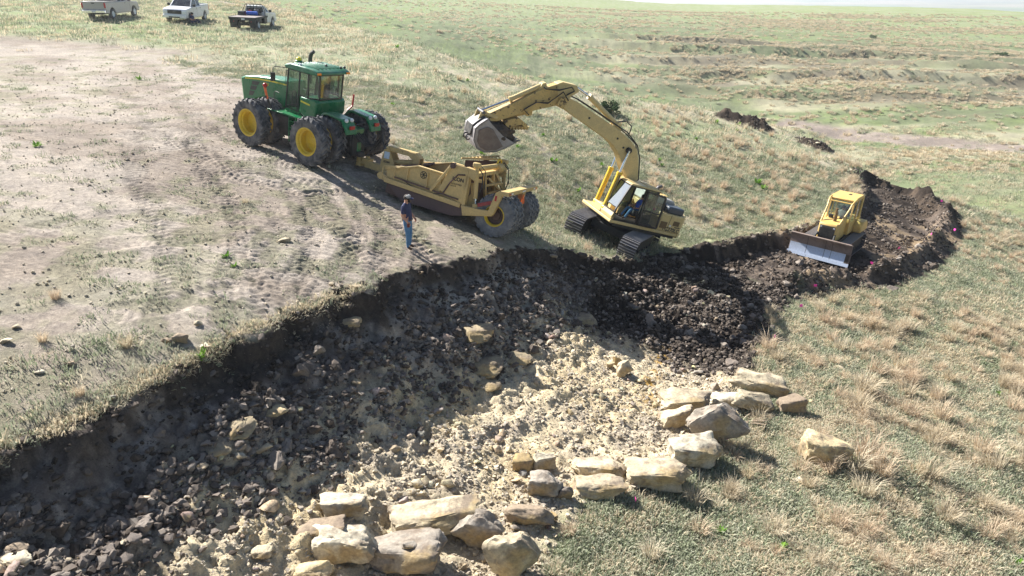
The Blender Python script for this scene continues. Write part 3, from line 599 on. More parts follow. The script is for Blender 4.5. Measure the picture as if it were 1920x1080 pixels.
    MB().tube([(1.1, 1.15, 1.62), (1.1, 1.15, 2.35), (1.0, 1.15, 2.42), (.8, 1.15, 2.40)], .015).tube([(-.02, .95, 1.7), (-.02, .95, 2.5), (.1, .95, 2.62), (.22, .95, 2.5), (.25, .95, 1.7)], .014).tube([(.62, .95, 2.7), (.62, .95, 3.1), (.62, .9, 3.35)], .014).build('handrail', k, t)
    # rear fenders with lamps
    for s in (1, -1):
        o_, i_ = [(-1.42, 1.86), (-1.62, 2.07), (-1.85, 2.12), (-2.72, 2.03), (-2.98, 1.66), (-3.02, 1.45)], [(-2.90, 1.45), (-2.86, 1.62), (-2.64, 1.93), (-1.86, 2.02), (-1.68, 1.98), (-1.52, 1.84)]
        f = MB().prism(o_ + i_, s * .42, s * 1.02).build('rear_fender', g, t, .03)
        MB().box(-2.98, -3.05, s * .60, s * .86, 1.66, 1.80).build('tail_light', MT['red'], f, .01); [MB().ball((-2.80, s * y, 1.98), .085, 6).build('work_light', MT['lamp'], f) for y in (.55, .85)]
    # hoses
    r_ = random.Random(4); b = MB()
    for i in range(7):
        y = -.3 + .1 * i; z0 = 1.35 + .12 * r_.random(); m = .5 + .3 * r_.random()
        b.tube([(-2.62, y, z0), (-2.85, y * .8, z0 - .15), (-3.1, y * .5 - .15, z0 - m * .8), (-3.5, -.15 + y * .3, z0 - m * .7), (-3.9, -.12, 1.3 + .05 * i), (-4.15, -.1 + .02 * i, 1.05)], .026)
    b.tube([(-2.5, -.5, 1.6), (-2.65, -.3, 1.75), (-2.62, .1, 1.7), (-2.6, .4, 1.5)], .03); b.build('hydraulic_hoses', MT['spring'], t)
    MB().box(-2.95, -2.7, -.14, .14, .42, .62).build('drawbar', d, t, .02)
    # wheels
    ty = ag_tyre(1.0, .52).mesh('tyre', MT['tyre'], 40); ro = deep_rim(.545, .56, -.2).mesh('wheel', MT['rim'], 40); ri = deep_rim(.545, .56, .12).mesh('wheel', MT['rim'], 40)
    for x in (1.75, -1.75):
        for s in (1, -1):
            for y, rm in ((1.78, ro), (.90, ri)):
                w = put('wheel', rm, t, T(x, s * y, 1.0, 0 if s > 0 else math.pi, random.random() * 6)); put('tyre', ty, w)
    return t
tractor()

# ------------------------------------------------------------------ the towed scraper
def scraper():
    t = thing('towed_scraper', 'yellow pull-type earth scraper with rusty bowl and four dusty rear tyres behind the green tractor', 'scraper', POSE_SCRAPER)
    y_, ru, k = MT['scr'], MT['scr_rust'], MT['black']
    # bowl sides: an upper plate and the worn skirt below it
    for s in (1, -1):
        a, c = s * 1.36, s * 1.30
        up = MB().prism([(4.28, 1.40), (4.22, 1.0), (2.4, .92), (1.3, .80), (1.28, 1.35), (1.95, 1.66), (3.02, 1.72), (3.80, 1.50)], a, c).build('bowl_side', y_, t, .012)
        MB().prism([(2.15, 1.16), (1.22, .86), (1.12, 1.86), (1.22, 2.12), (1.74, 2.15), (1.84, 2.02)], s * 1.385, s * 1.44).build('rear_side_plate', y_, t, .012)
        MB().prism([(4.26, .98), (3.52, .42), (1.56, .37), (1.06, .50), (1.2, .82), (3.0, .93)], s * 1.37, s * 1.40).build('side_skirt', MT['maroon'], t, .01)
        b = MB().bar((4.26, s * 1.43, 1.02), (1.25, s * 1.43, .82), .10, .17); b.build('side_rail', y_, t, .02)
        MB().bar((3.9, s * 1.44, 1.19), (1.35, s * 1.46, 1.0), .03, .05).build('rubbing_strip', ru, t)
        MB().prism([(4.30, 1.38), (3.78, 1.49), (3.04, 1.72), (1.95, 1.68), (1.95, 1.73), (3.04, 1.78), (3.80, 1.55), (4.30, 1.45)], s * 1.42, s * 1.28).build('top_edge', y_, t, .01)
        MB().bar((1.78, s * 1.47, 2.08), (2.42, s * 1.47, 1.06), .05, .10).build('apron_arm', y_, t, .01)
        MB().cyl((1.73, s * 1.36, 2.08), (1.73, s * 1.52, 2.08), .10).build('apron_pivot', ru, t)
        MB().prism([(1.26, 2.14), (1.20, 1.85), (.88, 1.72), (.84, 1.98), (.93, 2.10)], s * 1.22, s * 1.42).build('cylinder_bracket', y_, t, .02)
        MB().bar((1.16, s * 1.32, 1.86), (1.16, s * 1.32, .75), .24, .12).build('rear_post', y_, t, .015)
        MB().prism([(1.1, .50), (.03, .74), (.03, .92), (.62, .86), (1.2, .84)], s * 1.33, s * 1.50).build('axle_arm', y_, t, .02)
        cy = MB().cyl((.95, s * 1.30, 2.28), (.80, s * 1.30, 1.15), .075, 14).build('lift_cylinder', y_, t); MB().cyl((.80, s * 1.3, 1.15), (.74, s * 1.3, .86), .04, 10).build('chromed_rod', MT['chrome'], cy); MB().box(.83, 1.07, s * 1.2, s * 1.4, 2.18, 2.34).build('cylinder_head', y_, cy, .03)
        MB().box(.64, .84, s * 1.24, s * 1.40, .72, .98).build('rod_eye', y_, cy, .03)
        MB().tube([(.9, s * 1.2, 2.15), (.72, s * 1.22, 2.0), (.66, s * 1.24, 1.6), (.72, s * 1.28, 1.25)], .02).tube([(1.0, s * 1.2, 2.0), (.9, s * 1.1, 2.25), (.7, s * 1.1, 2.1), (.6, s * 1.15, 1.5)], .018).build('hydraulic_hoses', MT['spring'], t)
        for x in (3.40, 2.62, 2.1): MB().box(x, x + .04, s * 1.36, s * 1.42, 1.05, 1.62 if x > 2.5 else 1.5).build('stiffener', y_, t)
        MB().tube([(3.5, s * 1.45, 1.15), (2.9, s * 1.46, .93), (2.5, s * 1.46, .90), (2.2, s * 1.46, 1.0), (1.95, s * 1.46, 1.05)], .015).build('hose_run', MT['spring'], t)
        MB().tube([(1.95, s * 1.46, 1.08), (1.75, s * 1.46, 1.5), (1.5, s * 1.46, 1.82), (1.25, s * 1.46, 1.86)], .028).build('steel_pipe', ru, t)
    MB().add([(4.1, -1.3, .55), (4.1, 1.3, .55), (1.4, 1.3, .50), (1.4, -1.3, .50)], [(0, 1, 2, 3)]).build('bowl_floor', ru, t)
    fl = MB(); nseg = 15
    for j in range(nseg):                                   # heap of soil inside the bowl
        pass
    MB().prism([(3.9, .6), (3.5, 1.15), (2.4, 1.45), (1.5, 1.42), (1.5, .6)], -1.27, 1.27).build('soil_load', MT['mud'], t, .15)
    MB().box(1.42, 1.50, -1.3, 1.3, .55, 2.0).build('ejector_plate', ru, t); MB().prism([(4.22, 1.0), (4.26, .55), (3.6, .45), (3.7, .9)], -1.28, 1.28).build('cutting_edge', ru, t, .02)
    MB().prism([(3.9, .75), (4.25, 1.1), (4.1, 1.45), (3.75, 1.62), (3.7, 1.55), (4.0, 1.35), (4.1, 1.1), (3.8, .8)], -1.26, 1.26).build('apron', ru, t)
    # front guard rail of the near corner
    for s in (1, -1): MB().tube([(4.36, s * 1.44, 1.02), (4.38, s * 1.44, 1.42), (4.30, s * 1.44, 1.49), (3.55, s * 1.44, 1.62)], .02).tube([(3.9, s * 1.46, 1.1), (3.9, s * 1.46, 1.53)], .02).build('guard_rail', y_, t)
    # rear frame: cross tube, posts, diagonals
    b = MB().cyl((.98, -1.3, 2.13), (.98, 1.3, 2.13), .085, 14).cyl((1.18, -1.2, 1.98), (1.18, 1.2, 1.98), .06, 12); b.box(.9, 1.14, -1.25, 1.25, 1.86, 1.98); b.build('cross_tube', y_, t)
    for i, (p, q, w) in enumerate([((.92, .55, 1.95), (.85, .15, .75), .10), ((.92, -.2, 1.95), (.85, -.75, .75), .10), ((.92, .15, 1.75), (.55, -.75, 1.15), .09), ((1.0, .95, 1.7), (1.0, .35, 1.62), .12), ((.95, -.5, 1.95), (.6, -1.05, 1.05), .10),
                        ((1.1, 1.05, 1.6), (.9, 1.05, .7), .12), ((1.1, -1.05, 1.9), (.9, -1.0, .7), .12), ((.8, -1.1, 1.25), (.8, .2, 1.2), .10), ((.9, .9, .75), (.9, -.9, .75), .14), ((.9, .3, 1.5), (.6, -.5, 1.6), .08)]):
        MB().bar(p, q, w, w * .9).build('frame_strut', y_, t, .01)
    MB().prism([(1.3, 1.98), (.82, 2.02), (.74, 1.86), (.86, 1.7), (1.3, 1.75)], -1.12, -1.2).build('gusset', y_, t, .01); MB().cyl((.92, -.55, 2.05), (.92, -1.0, 2.05), .15, 14).build('hose_reel', y_, t)
    MB().tube([(1.0, -.62, 2.1)] + [(.98 + .0 * i, -.84 + .22 * math.cos(a), 2.12 + .24 * math.sin(a)) for i, a in enumerate(np.linspace(0, math.pi, 9))] + [(1.0, -1.06, 2.05)], .035, 8).build('hoop_guard', MT['exc_cyl'], t)
    MB().prism([(1.30, .86), (.96, .62), (.98, 1.35)], 1.1, 1.14).build('gusset', y_, t)
    b = MB(); b.bar((2.55, -1.05, 2.05), (1.05, -1.05, 2.33), .05, .07).bar((2.75, -1.45, 1.98), (1.3, -1.45, 2.38), .05, .07)
    for i in range(11):
        f = i / 10; b.bar((2.55 - 1.5 * f, -1.05, 2.06 + .28 * f), (2.75 - 1.45 * f, -1.45, 1.99 + .40 * f), .035, .05)
    b.build('spill_rack', y_, t); MB().prism([(2.5, 1.7), (2.5, 1.98), (1.0, 2.26), (1.0, 1.7)], -1.30, -1.26).build('spill_plate', ru, t)
    # bumper frame round the wheels
    MB().prism([(.22, .80), (.00, .80), (-.22, 1.55), (-.10, 1.66), (.04, 1.55)], 1.34, 1.52).build('bumper_arm', y_, t, .015)
    MB().prism([(.22, .80), (.00, .80), (-.22, 1.55), (-.10, 1.66), (.04, 1.55)], -1.34, -1.52).build('bumper_arm', y_, t, .015)
    bp = MB().box(-.42, -.14, -1.53, 1.53, 1.52, 1.66).build('rear_bumper', y_, t, .015)
    for yy, m in ((1.35, 'red'), (1.15, 'white'), (-1.35, 'red'), (-1.15, 'white'), (.05, 'white'), (-.1, 'white')): MB().box(-.423, -.43, yy - .09, yy + .09, 1.56, 1.61).build('reflector', MT[m], bp)
    MB().box(.03, -.04, 1.522, 1.53, 1.28, 1.46).build('reflector', MT['red'], bp)
    MB().box(-.20, -.38, -.36, -.10, .72, 1.52).build('hanger', y_, t, .01)
    MB().prism([(.18, 1.46), (-.10, 1.14), (-.28, 1.14)][:0] or [(.02, 1.50), (-.19, 1.14), (.23, 1.14)], -.44, -.46, axis='x').build('slow_vehicle_triangle', MT['orange'], t)
    MB().bar((.62, 1.45, .98), (.12, 1.45, 1.20), .05, .12).build('red_brace', paint('faded_red_paint', (.28, .03, .03), .5, .3), t, .01)
    MB().cyl((0, -1.2, .745), (0, 1.2, .745), .13, 12).build('axle', y_, t)
    # wheels
    b = MB(); R, h = .745, .24
    b.lathe([(.35, -h * .85), (.42, -h), (R * .8, -h * 1.05), (R * .92, -h * .9), (R * .93, 0), (R * .92, h * .9), (R * .8, h * 1.05), (.42, h), (.35, h * .85)], 40)
    for s in (1, -1):
        for k_ in range(22):
            t0 = 2 * math.pi * (k_ + (.5 if s < 0 else 0)) / 22
            for (ya, yb, dt, w, ra) in ((.01, .11, 0, .075, 1.0), (.12, .25, .05, .085, .985)):
                vs = [(rr * math.cos(t0 + dt + q * w), s * yy, rr * math.sin(t0 + dt + q * w)) for yy in (ya, yb) for q in (-1, 1) for rr in (R * .88, R * ra * (1 if yy < .2 else .97))]
                b.add(vs, [(1, 3, 7, 5), (0, 1, 5, 4), (2, 6, 7, 3), (0, 2, 3, 1), (4, 5, 7, 6)])
    ty = b.mesh('tyre', MT['tyre_grey'], 40)
    b = MB(); b.lathe([(.34, -.2), (.36, .19), (.375, .21), (.35, .225), (.32, .2), (.30, .1)], 36); rim = b.mesh('wheel', MT['rim'], 40)
    hb = MB().lathe([(.30, .10), (.29, .02), (.16, .0), (.15, .06), (.08, .08), (.001, .08)], 28).mesh('hub', ru, 40)
    for y, s in ((1.15, 1), (.56, 1), (-.56, -1), (-1.15, -1)):
        w = put('wheel', rim, t, T(0, y, .745, 0 if s > 0 else math.pi, random.random() * 6)); put('tyre', ty, w); put('hub', hb, w)
    # gooseneck
    for s in (1, -1):
        MB().prism([(5.22, 1.0), (5.16, 1.55), (5.07, 1.97), (4.96, 1.97), (4.62, 1.42), (4.60, 1.15)], s * .20, s * .26).build('tower_plate', y_, t, .01)
        MB().prism([(5.02, 2.0), (3.86, 1.98), (3.66, 1.80), (3.66, 1.52), (3.86, 1.52), (3.96, 1.72), (4.12, 1.82), (4.92, 1.84)], s * .13, s * .19).build('gooseneck_arm', y_, t, .015)
    MB().prism([(5.02, 2.01), (3.86, 1.99), (3.66, 1.81), (3.70, 1.80), (3.88, 1.95), (5.02, 1.97)], -.13, .13).build('gooseneck_top', y_, t)
    MB().prism([(5.9, 1.02), (5.9, 1.26), (5.3, 1.22), (4.6, 1.22), (4.5, .95), (5.2, .98)], -.16, .16).build('tongue', y_, t, .02)
    b = MB().cyl((5.85, 0, 1.16), (6.25, 0, 1.16), .12, 12).cyl((6.2, 0, 1.0), (6.2, 0, 1.32), .15, 12).cyl((5.9, 0, 1.2), (5.9, 0, 1.42), .08).box(5.75, 6.0, -.2, .2, 1.22, 1.34); b.build('hitch_coupling', MT['exc_dirty'], t, .01)
    MB().cyl((4.75, 0, 1.45), (3.95, 0, 1.62), .10, 14).build('draft_cylinder', y_, t)
    MB().cyl((4.55, -1.25, 1.08), (4.55, 1.25, 1.08), .13, 14).build('draft_tube', y_, t)
    for s in (1, -1): MB().bar((4.55, s * 1.22, 1.08), (3.2, s * 1.30, .75), .10, .2).build('draft_arm', y_, t, .02)
    MB().box(4.85, 5.07, .262, .267, 1.55, 1.80).build('sticker', MT['sticker'], t); I = Matrix.Rotation(math.pi / 2, 4, 'X')
    text('ICON', .10, MT['ink'], t, T(5.06, .268, 1.40, math.pi) @ I, bold=.004); text('ICON', .17, MT['ink'], t, T(1.70, 1.445, 1.60, math.pi) @ I, bold=.006); text('INDUSTRIES\n#2 4 0', .075, MT['ink'], t, T(1.72, 1.445, 1.46, math.pi) @ I)
    b = MB().lathe([(.11, -.004), (.13, 0), (.11, .004)], 20, (2.82, 1.372, 1.50)); [b.bar((2.82 - .1 * math.cos(a), 1.372, 1.5 - .1 * math.sin(a)), (2.82 + .1 * math.cos(a), 1.372, 1.5 + .1 * math.sin(a)), .01, .02) for a in (0, math.pi / 3, 2 * math.pi / 3)]; b.build('round_emblem', MT['ink'], t)
    return t
scraper()
# ------------------------------------------------------------------ people
def person(name, label, M, J, cols, hair=None, cap=None, feet=True, extra=None, scale=1.0):
    """J: joint name -> (x,y,z); one skinned body, cloth and skin as zones of that one surface"""
    bones = [('pelvis', 'waist'), ('waist', 'chest'), ('chest', 'neck'), ('neck', 'head'), ('head', 'crown')]
    for s in 'LR': bones += [('chest', 'sh' + s), ('sh' + s, 'el' + s), ('el' + s, 'wr' + s), ('wr' + s, 'ha' + s), ('pelvis', 'hip' + s), ('hip' + s, 'kn' + s), ('kn' + s, 'an' + s), ('an' + s, 'toe' + s)]
    rad = dict(pelvis=(.175, .155), waist=(.18, .165), chest=(.185, .155), neck=(.062, .06), head=(.088, .10), crown=(.060, .065), sh=(.078, .075), el=(.047, .047), wr=(.031, .034), ha=(.024, .040), hip=(.105, .11), kn=(.066, .068), an=(.047, .050), toe=(.040, .048))
    keys = ['pelvis', 'waist', 'chest', 'neck', 'head', 'crown'] + [a + s for s in 'LR' for a in ('sh', 'el', 'wr', 'ha', 'hip', 'kn', 'an', 'toe')]
    ix = {k: i for i, k in enumerate(keys)}; me = bpy.data.meshes.new('skeleton'); me.from_pydata([J[k] for k in keys], [(ix[a], ix[b]) for a, b in bones], [])
    tmp = bpy.data.objects.new('tmp', me); COL.objects.link(tmp); sk = tmp.modifiers.new('s', 'SKIN')
    for k in keys: v = me.skin_vertices[0].data[ix[k]]; v.radius = rad.get(k) or rad[k[:-1]]; v.use_root = (k == 'pelvis')
    tmp.modifiers.new('u', 'SUBSURF').levels = 2; bpy.context.view_layer.update()
    m2 = bpy.data.meshes.new_from_object(tmp.evaluated_get(bpy.context.evaluated_depsgraph_get())); bpy.data.objects.remove(tmp)
    bm = bmesh.new(); bm.from_mesh(m2)
    for s in 'LR':                                          # five separate fingers on each hand
        h = Vector(J['ha' + s]); w = Vector(J['wr' + s]); d = (h - w).normalized(); side = d.cross(Vector(J.get('palm' + s, (0, 1, 0)))).normalized(); nrm = side.cross(d)
        for i, (o_, L, c_) in enumerate(((-.030, .070, 0), (-.010, .082, 0), (.010, .076, 0), (.030, .058, 0), (.040, .055, 1))):
            base = h + side * (o_ if not c_ else .030) - d * (.02 if not c_ else .055); dr = (d if not c_ else (d * .6 + side * .8)).normalized()
            p1 = base + dr * L * .5 - nrm * .006; p2 = base + dr * L * .85 - nrm * .03
            f = MB().tube([base, p1, p2, p2 + (p2 - p1) * .3], [.011, .010, .009, .004], 6); vs = [bm.verts.new(v) for v in f.v]
            for q in f.f: bm.faces.new([vs[i_] for i_ in q])
    P = {k: Vector(J[k]) for k in keys}; mats = cols['mats']
    names = [m.name for m in mats]
    for f in bm.faces:
        c = f.calc_center_median(); best = None
        for a, b_ in bones:
            A, B = P[a], P[b_]; ab = B - A; t = max(0, min(1, (c - A).dot(ab) / max(ab.length_squared, 1e-9))); dd = (c - A - ab * t).length - .5 * (rad.get(b_) or rad[b_[:-1]])[0]
            if best is None or dd < best[0]: best = (dd, a, b_, t)
        _, a, b_, t = best; z = cols['rule'](a, b_, t); f.material_index = z; f.smooth = True
    m2.materials.clear(); [m2.materials.append(m) for m in mats]; bm.to_mesh(m2); bm.free(); m2.name = 'body'
    t = thing(name, label, 'person', M); put('body', m2, t)
    hd = P['head']; fw = Vector(J.get('face', (1, 0, 0))).normalized(); sd = Vector((-fw.y, fw.x, 0)).normalized(); upv = (P['crown'] - P['neck']).normalized()
    b = MB(); b.tube([hd + fw * .09 + upv * .02, hd + fw * .125 - upv * .015, hd + fw * .10 - upv * .03], [.012, .017, .012], 6)
    for s in (1, -1): b.ball(hd + sd * .085 * s, .030, 6, (.6, 1, 1)); 
    b.build('nose_and_ears', MT['skin'], t)
    b = MB(); [b.ball(hd + fw * .088 + sd * .033 * s + upv * .025, .013, 6) for s in (1, -1)]; b.build('eyes', MT['ink'], t); MB().bar(hd + fw * .097 - upv * .052 - sd * .025, hd + fw * .097 - upv * .052 + sd * .025, .012, .010).build('mouth', flat('lips', (.30, .10, .08)), t)
    if hair:
        h = MB(); h.ball(hd + upv * .045 - fw * .015, .112, 10, (1, 1, .9)); h.build('hair', MT['hair'], t)
    if cap:
        c0 = hd + upv * .052; cm = MB().lathe([(.104, -.01), (.106, .02), (.097, .055), (.066, .082), (.02, .094), (.001, .095)], 18, c0, 'z').build('cap', cap, t)
        MB().prism([(.06, -.085), (.06, .085), (.16, .07), (.20, .0), (.16, -.07)], -.006, .006, axis='z').build('cap_brim', MT['navy'], cm, M=Matrix.Translation(c0 + Vector((0, 0, .005))) @ Matrix.Rotation(math.atan2(fw.y, fw.x), 4, 'Z') @ Matrix.Rotation(.22, 4, 'Y'))
    if extra: extra(t, P)
    return t
def zones(shirt, trousers, shoe, sleeve=.75):
    def rule(a, b, t):
        if a in ('neck', 'head'): return 3 if not (a == 'neck' and t < .15) else 0
        if a.startswith('sh') : return 0 if t < sleeve else 3
        if a.startswith('el') or a.startswith('wr'): return 3
        if a == 'pelvis' and b == 'waist': return 1 if t < .25 else 0
        if a.startswith('hip') or b.startswith('hip') or a.startswith('kn'): return 1
        if a.startswith('an'): return 2
        return 0
    return dict(mats=[MT[shirt], MT[trousers], MT[shoe], MT['skin']], rule=rule)
STAND = dict(pelvis=(0, 0, .95), waist=(.01, 0, 1.12), chest=(-.01, 0, 1.36), neck=(.0, 0, 1.53), head=(.045, 0, 1.655), crown=(.04, 0, 1.75), face=(1, 0, -.45),
    shL=(-.01, .20, 1.44), elL=(-.02, .25, 1.17), wrL=(.13, .25, .97), haL=(.17, .24, .91), shR=(-.02, -.20, 1.44), elR=(-.03, -.27, 1.16), wrR=(.14, -.26, .98), haR=(.19, -.25, .92),
    hipL=(0, .10, .90), knL=(.03, .11, .50), anL=(-.03, .12, .09), toeL=(.13, .14, .04), hipR=(0, -.10, .90), knR=(.04, -.11, .50), anR=(.02, -.12, .09), toeR=(.18, -.13, .04))
foot = spot(767, 466)
def holster(t, P):
    MB().box(.12, .20, -.30, -.24, .82, .95).build('tool_pouch', MT['holster'], t, .015); MB().lathe([(.172, -.02), (.176, 0), (.172, .02)], 20, (0, 0, .99), 'z').build('belt', MT['boots'], t)
    b = MB(); hd = P['head']; b.ball(hd + Vector((.055, 0, -.06)), .062, 8, (1, 1, 1.1)); b.build('beard', MT['hair'], t); MB().bar(hd + Vector((.10, -.07, .02)), hd + Vector((.10, .07, .02)), .02, .03).build('sunglasses', MT['black'], t)
person('person', 'man in navy t-shirt, jeans and grey cap standing on the bare dirt beside the scraper', T(foot[0], foot[1], foot[2] - .01, math.radians(-18)), STAND, zones('navy', 'jeans', 'boots'), hair=True, cap=MT['cap'], extra=holster)
SIT = dict(pelvis=(0, 0, .10), waist=(-.05, 0, .26), chest=(-.10, 0, .50), neck=(-.10, 0, .67), head=(-.07, 0, .80), crown=(-.08, 0, .89), face=(1, .1, -.15),
    shL=(-.09, .20, .58), elL=(.02, .26, .33), wrL=(.25, .20, .28), haL=(.32, .18, .27), shR=(-.09, -.20, .58), elR=(.02, -.26, .33), wrR=(.25, -.18, .28), haR=(.32, -.16, .27),
    hipL=(.03, .10, .10), knL=(.45, .16, .17), anL=(.62, .17, -.24), toeL=(.76, .18, -.28), hipR=(.03, -.10, .10), knR=(.44, -.16, .16), anR=(.62, -.15, -.24), toeR=(.76, -.15, -.28))
GROUND_SIT = dict(SIT); GROUND_SIT.update(knL=(.42, .14, .30), anL=(.66, .16, .06), toeL=(.74, .20, .14), knR=(.44, -.12, .14), anR=(.80, -.12, .06), toeR=(.86, -.10, .15), chest=(-.02, 0, .48), neck=(.02, 0, .64), head=(.07, 0, .76), crown=(.07, 0, .85), shL=(0, .19, .56), shR=(0, -.19, .56))

# ------------------------------------------------------------------ the excavator
def excavator():
    t = thing('crawler_excavator', 'pale yellow crawler excavator perched on the rim of the cut with its boom raised', 'excavator', POSE_EXCAVATOR)
    Y, D, K, O = MT['exc'], MT['dark'], MT['black'], MT['exc_dirty']; S = Matrix.Rotation(math.radians(-41.85), 4, 'Z'); I = Matrix.Rotation(math.pi / 2, 4, 'X')
    # undercarriage
    def oval(L=2.02, r=.46, n=10):
        P = []
        for i in range(n + 1): a = -math.pi / 2 + math.pi * i / n; P.append((L + r * math.cos(a), r + r * math.sin(a)))
        for i in range(n + 1): a = math.pi / 2 + math.pi * i / n; P.append((-L + r * math.cos(a), r + r * math.sin(a)))
        return P
    def track_path(L, r, pitch):
        per = 4 * L + 2 * math.pi * r; n = int(round(per / pitch)); out = []
        for i in range(n):
            s = per * i / n
            if s < 2 * L: out.append((L - s + 0, 2 * r, math.pi))                     # top, going back
            elif s < 2 * L + math.pi * r: a = math.pi / 2 + (s - 2 * L) / r; out.append((-L + r * math.cos(a), r + r * math.sin(a), a + math.pi / 2))
            elif s < 4 * L + math.pi * r: out.append((-L + (s - 2 * L - math.pi * r), 0, 0))
            else: a = -math.pi / 2 + (s - 4 * L - math.pi * r) / r; out.append((L + r * math.cos(a), r + r * math.sin(a), a + math.pi / 2))
        return out, per / n
    def track(name, L, r, w, pitch, yc, par, grouser=.028):
        path, pc = track_path(L, r, pitch); sh = MB()
        sh.box(-pc * .44, pc * .44, -w / 2, w / 2, -.012, .012); sh.cur = 1; [sh.box(x - .011, x + .011, -w / 2, w / 2, -.012 - grouser, -.010) for x in (-pc * .36, pc * .14)]; sh.cur = 0
        sh.box(-pc * .3, pc * .3, -.09, -.04, .012, .06).box(-pc * .3, pc * .3, .04, .09, .012, .06)
        me = sh.mesh('track_shoe', [MT['steel'], MT['shoe']], 0); tr = bpy.data.objects.new(name, None); 
        fr = MB().prism([(L + r * .45, r * .7), (L + r * .45, r * 1.3), (L * .5, r * 1.62), (-L * .9, r * 1.62), (-L - r * .3, r * 1.2), (-L - r * .3, r * .7), (-L * .9, r * .35), (L * .9, r * .35)], yc - w * .22, yc + w * .22).build('track_frame', D, par, .03)
        for i, (x, z, a) in enumerate(path):
            put('track_shoe', me, fr, T(x, yc, z, 0, -a))
        for s in (1, -1):
            MB().lathe([(r * .30, -.10), (r * .88, -.09), (r * .90, 0), (r * .88, .09), (r * .3, .10)], 22, (s * L, yc, r)).build('sprocket' if s < 0 else 'idler', D, fr)
        for x in np.linspace(-L * .82, L * .82, 8): MB().cyl((x, yc - w * .25, r * .27), (x, yc + w * .25, r * .27), r * .24, 10).build('track_roller', D, fr)
        return fr
    excavator.track = track
    for s in (1, -1): track('track', 1.98, .44, .80, .225, s * 1.30, t, .042)
    b = MB().prism([(.9, .40), (.9, .75), (.55, .95), (-.55, .95), (-.9, .75), (-.9, .40)], -1.0, 1.0).cyl((0, 0, .9), (0, 0, 1.12), .62, 24); b.build('centre_frame', D, t, .04)
    # house: deck, side boxes, engine cover, counterweight
    def P(mb, name, mat, bev=.03, par=t): return mb.build(name, mat, par, bev, M=S if par is t else None)
    P(MB().box(-2.35, 1.45, -1.33, 1.36, 1.12, 1.26), 'deck', Y); P(MB().box(-2.30, 1.15, -1.28, 1.28, .98, 1.12), 'deck_underside', D)
    door = P(MB().box(-2.40, -1.12, .62, 1.36, 1.262, 2.10), 'side_door', Y, .05); P(MB().box(-1.68, -1.665, 1.361, 1.368, 1.28, 2.08), 'panel_gap', MT['ink'], 0, door)
    P(MB().box(-1.58, -1.20, 1.361, 1.372, 1.40, 1.72), 'grille', MT['bronze'], 0, door); P(MB().box(-2.25, -1.90, 1.361, 1.372, 1.62, 1.84), 'grille', MT['bronze'], 0, door); P(MB().box(-1.83, -1.74, 1.361, 1.367, 1.55, 1.62), 'sticker', MT['white'], 0, door)
    text('PC270LC', .25, MT['ink'], t, S @ T(-1.42, 1.364, 1.33, math.pi, .015) @ I, bold=.006); text('KOMATSU', .07, MT['ink'], t, S @ T(-2.05, 1.364, 1.535, math.pi, .015) @ I, bold=.003)
    cw = []
    for i in range(13): a = math.pi / 2 + .25 + (math.pi - .5) * i / 12; cw.append((-2.05 + 1.05 * math.cos(a), 1.36 * math.sin(a)))
    P(MB().prism([(-2.40, 1.33)] + cw[1:-1] + [(-2.40, -1.33)], 1.02, 2.12, axis='z'), 'counterweight', Y, .08)
    P(MB().box(-2.40, .15, -1.33, -.45, 1.262, 2.02), 'right_side_housing', Y, .05); P(MB().box(-2.42, -.66, -.45, .62, 1.262, 2.16), 'engine_bay', Y, .05)
    ec = P(MB().prism([(-2.35, 2.12), (-2.40, 2.20), (-2.1, 2.56), (-.85, 2.64), (-.72, 2.2)], -.95, .62), 'engine_cover', MT['silver'], .05)
    for i in range(7): P(MB().box(-2.0 + .17 * i, -1.93 + .17 * i, -.85, .15, 2.62, 2.645), 'rust_strip', MT['exc_dirty'], 0, ec)
    P(MB().box(-2.36, -1.45, .62, 1.26, 2.102, 2.42), 'air_box_lid', flat('slate_blue_plastic', (.045, .06, .085), .4), .07)
    P(MB().tube([(-1.75, -.55, 2.4), (-1.75, -.55, 2.72), (-1.82, -.55, 2.84), (-1.98, -.55, 2.92)], [.085, .085, .08, .075], 12), 'exhaust_pipe', MT['steel'], 0)
    P(MB().tube([(-.75, 1.3, 2.1), (-.75, 1.3, 2.45), (-1.25, 1.3, 2.45), (-1.25, 1.3, 2.1)], .018), 'handrail', K, 0)
    # cab
    y0, y1 = .36, 1.352
    P(MB().prism([(1.42, 1.262), (1.46, 1.42), (1.40, 1.62), (1.34, 1.62), (1.30, 1.30)], y0, y1), 'cab_nose', Y, .02)
    P(MB().box(-.98, 1.34, y0, y1, 1.262, 1.34), 'cab_floor', D, .01)
    rf = P(MB().prism([(1.02, 2.90), (1.08, 2.96), (.98, 3.02), (-.42, 3.04), (-.66, 2.98), (-.62, 2.90)], y0, y1), 'cab_roof', Y, .05)
    P(MB().box(-.55, .10, .48, 1.22, 3.02, 3.055), 'roof_hatch', MT['exc_dirty'], .03, rf)
    b = MB()
    for y in (y0 + .03, y1 - .03):
        b.bar((1.38, y, 1.36), (1.36, y, 1.75), .06, .07).bar((1.36, y, 1.75), (1.04, y, 2.93), .06, .07).bar((-.55, y, 1.3), (-.5, y, 2.93), .06, .08).bar((.10, y, 1.3), (.12, y, 2.93), .06, .07).bar((1.04, y, 2.92), (-.55, y, 2.94), .06, .06).bar((1.34, y, 1.35), (-.55, y, 1.33), .06, .06)
    b.bar((1.40, y0, 1.62), (1.40, y1, 1.62), .05, .05).bar((1.04, y0, 2.92), (1.04, y1, 2.92), .06, .06).bar((1.33, y0, 1.82), (1.33, y1, 1.82), .03, .03)
    P(b, 'cab_frame', K, 0)
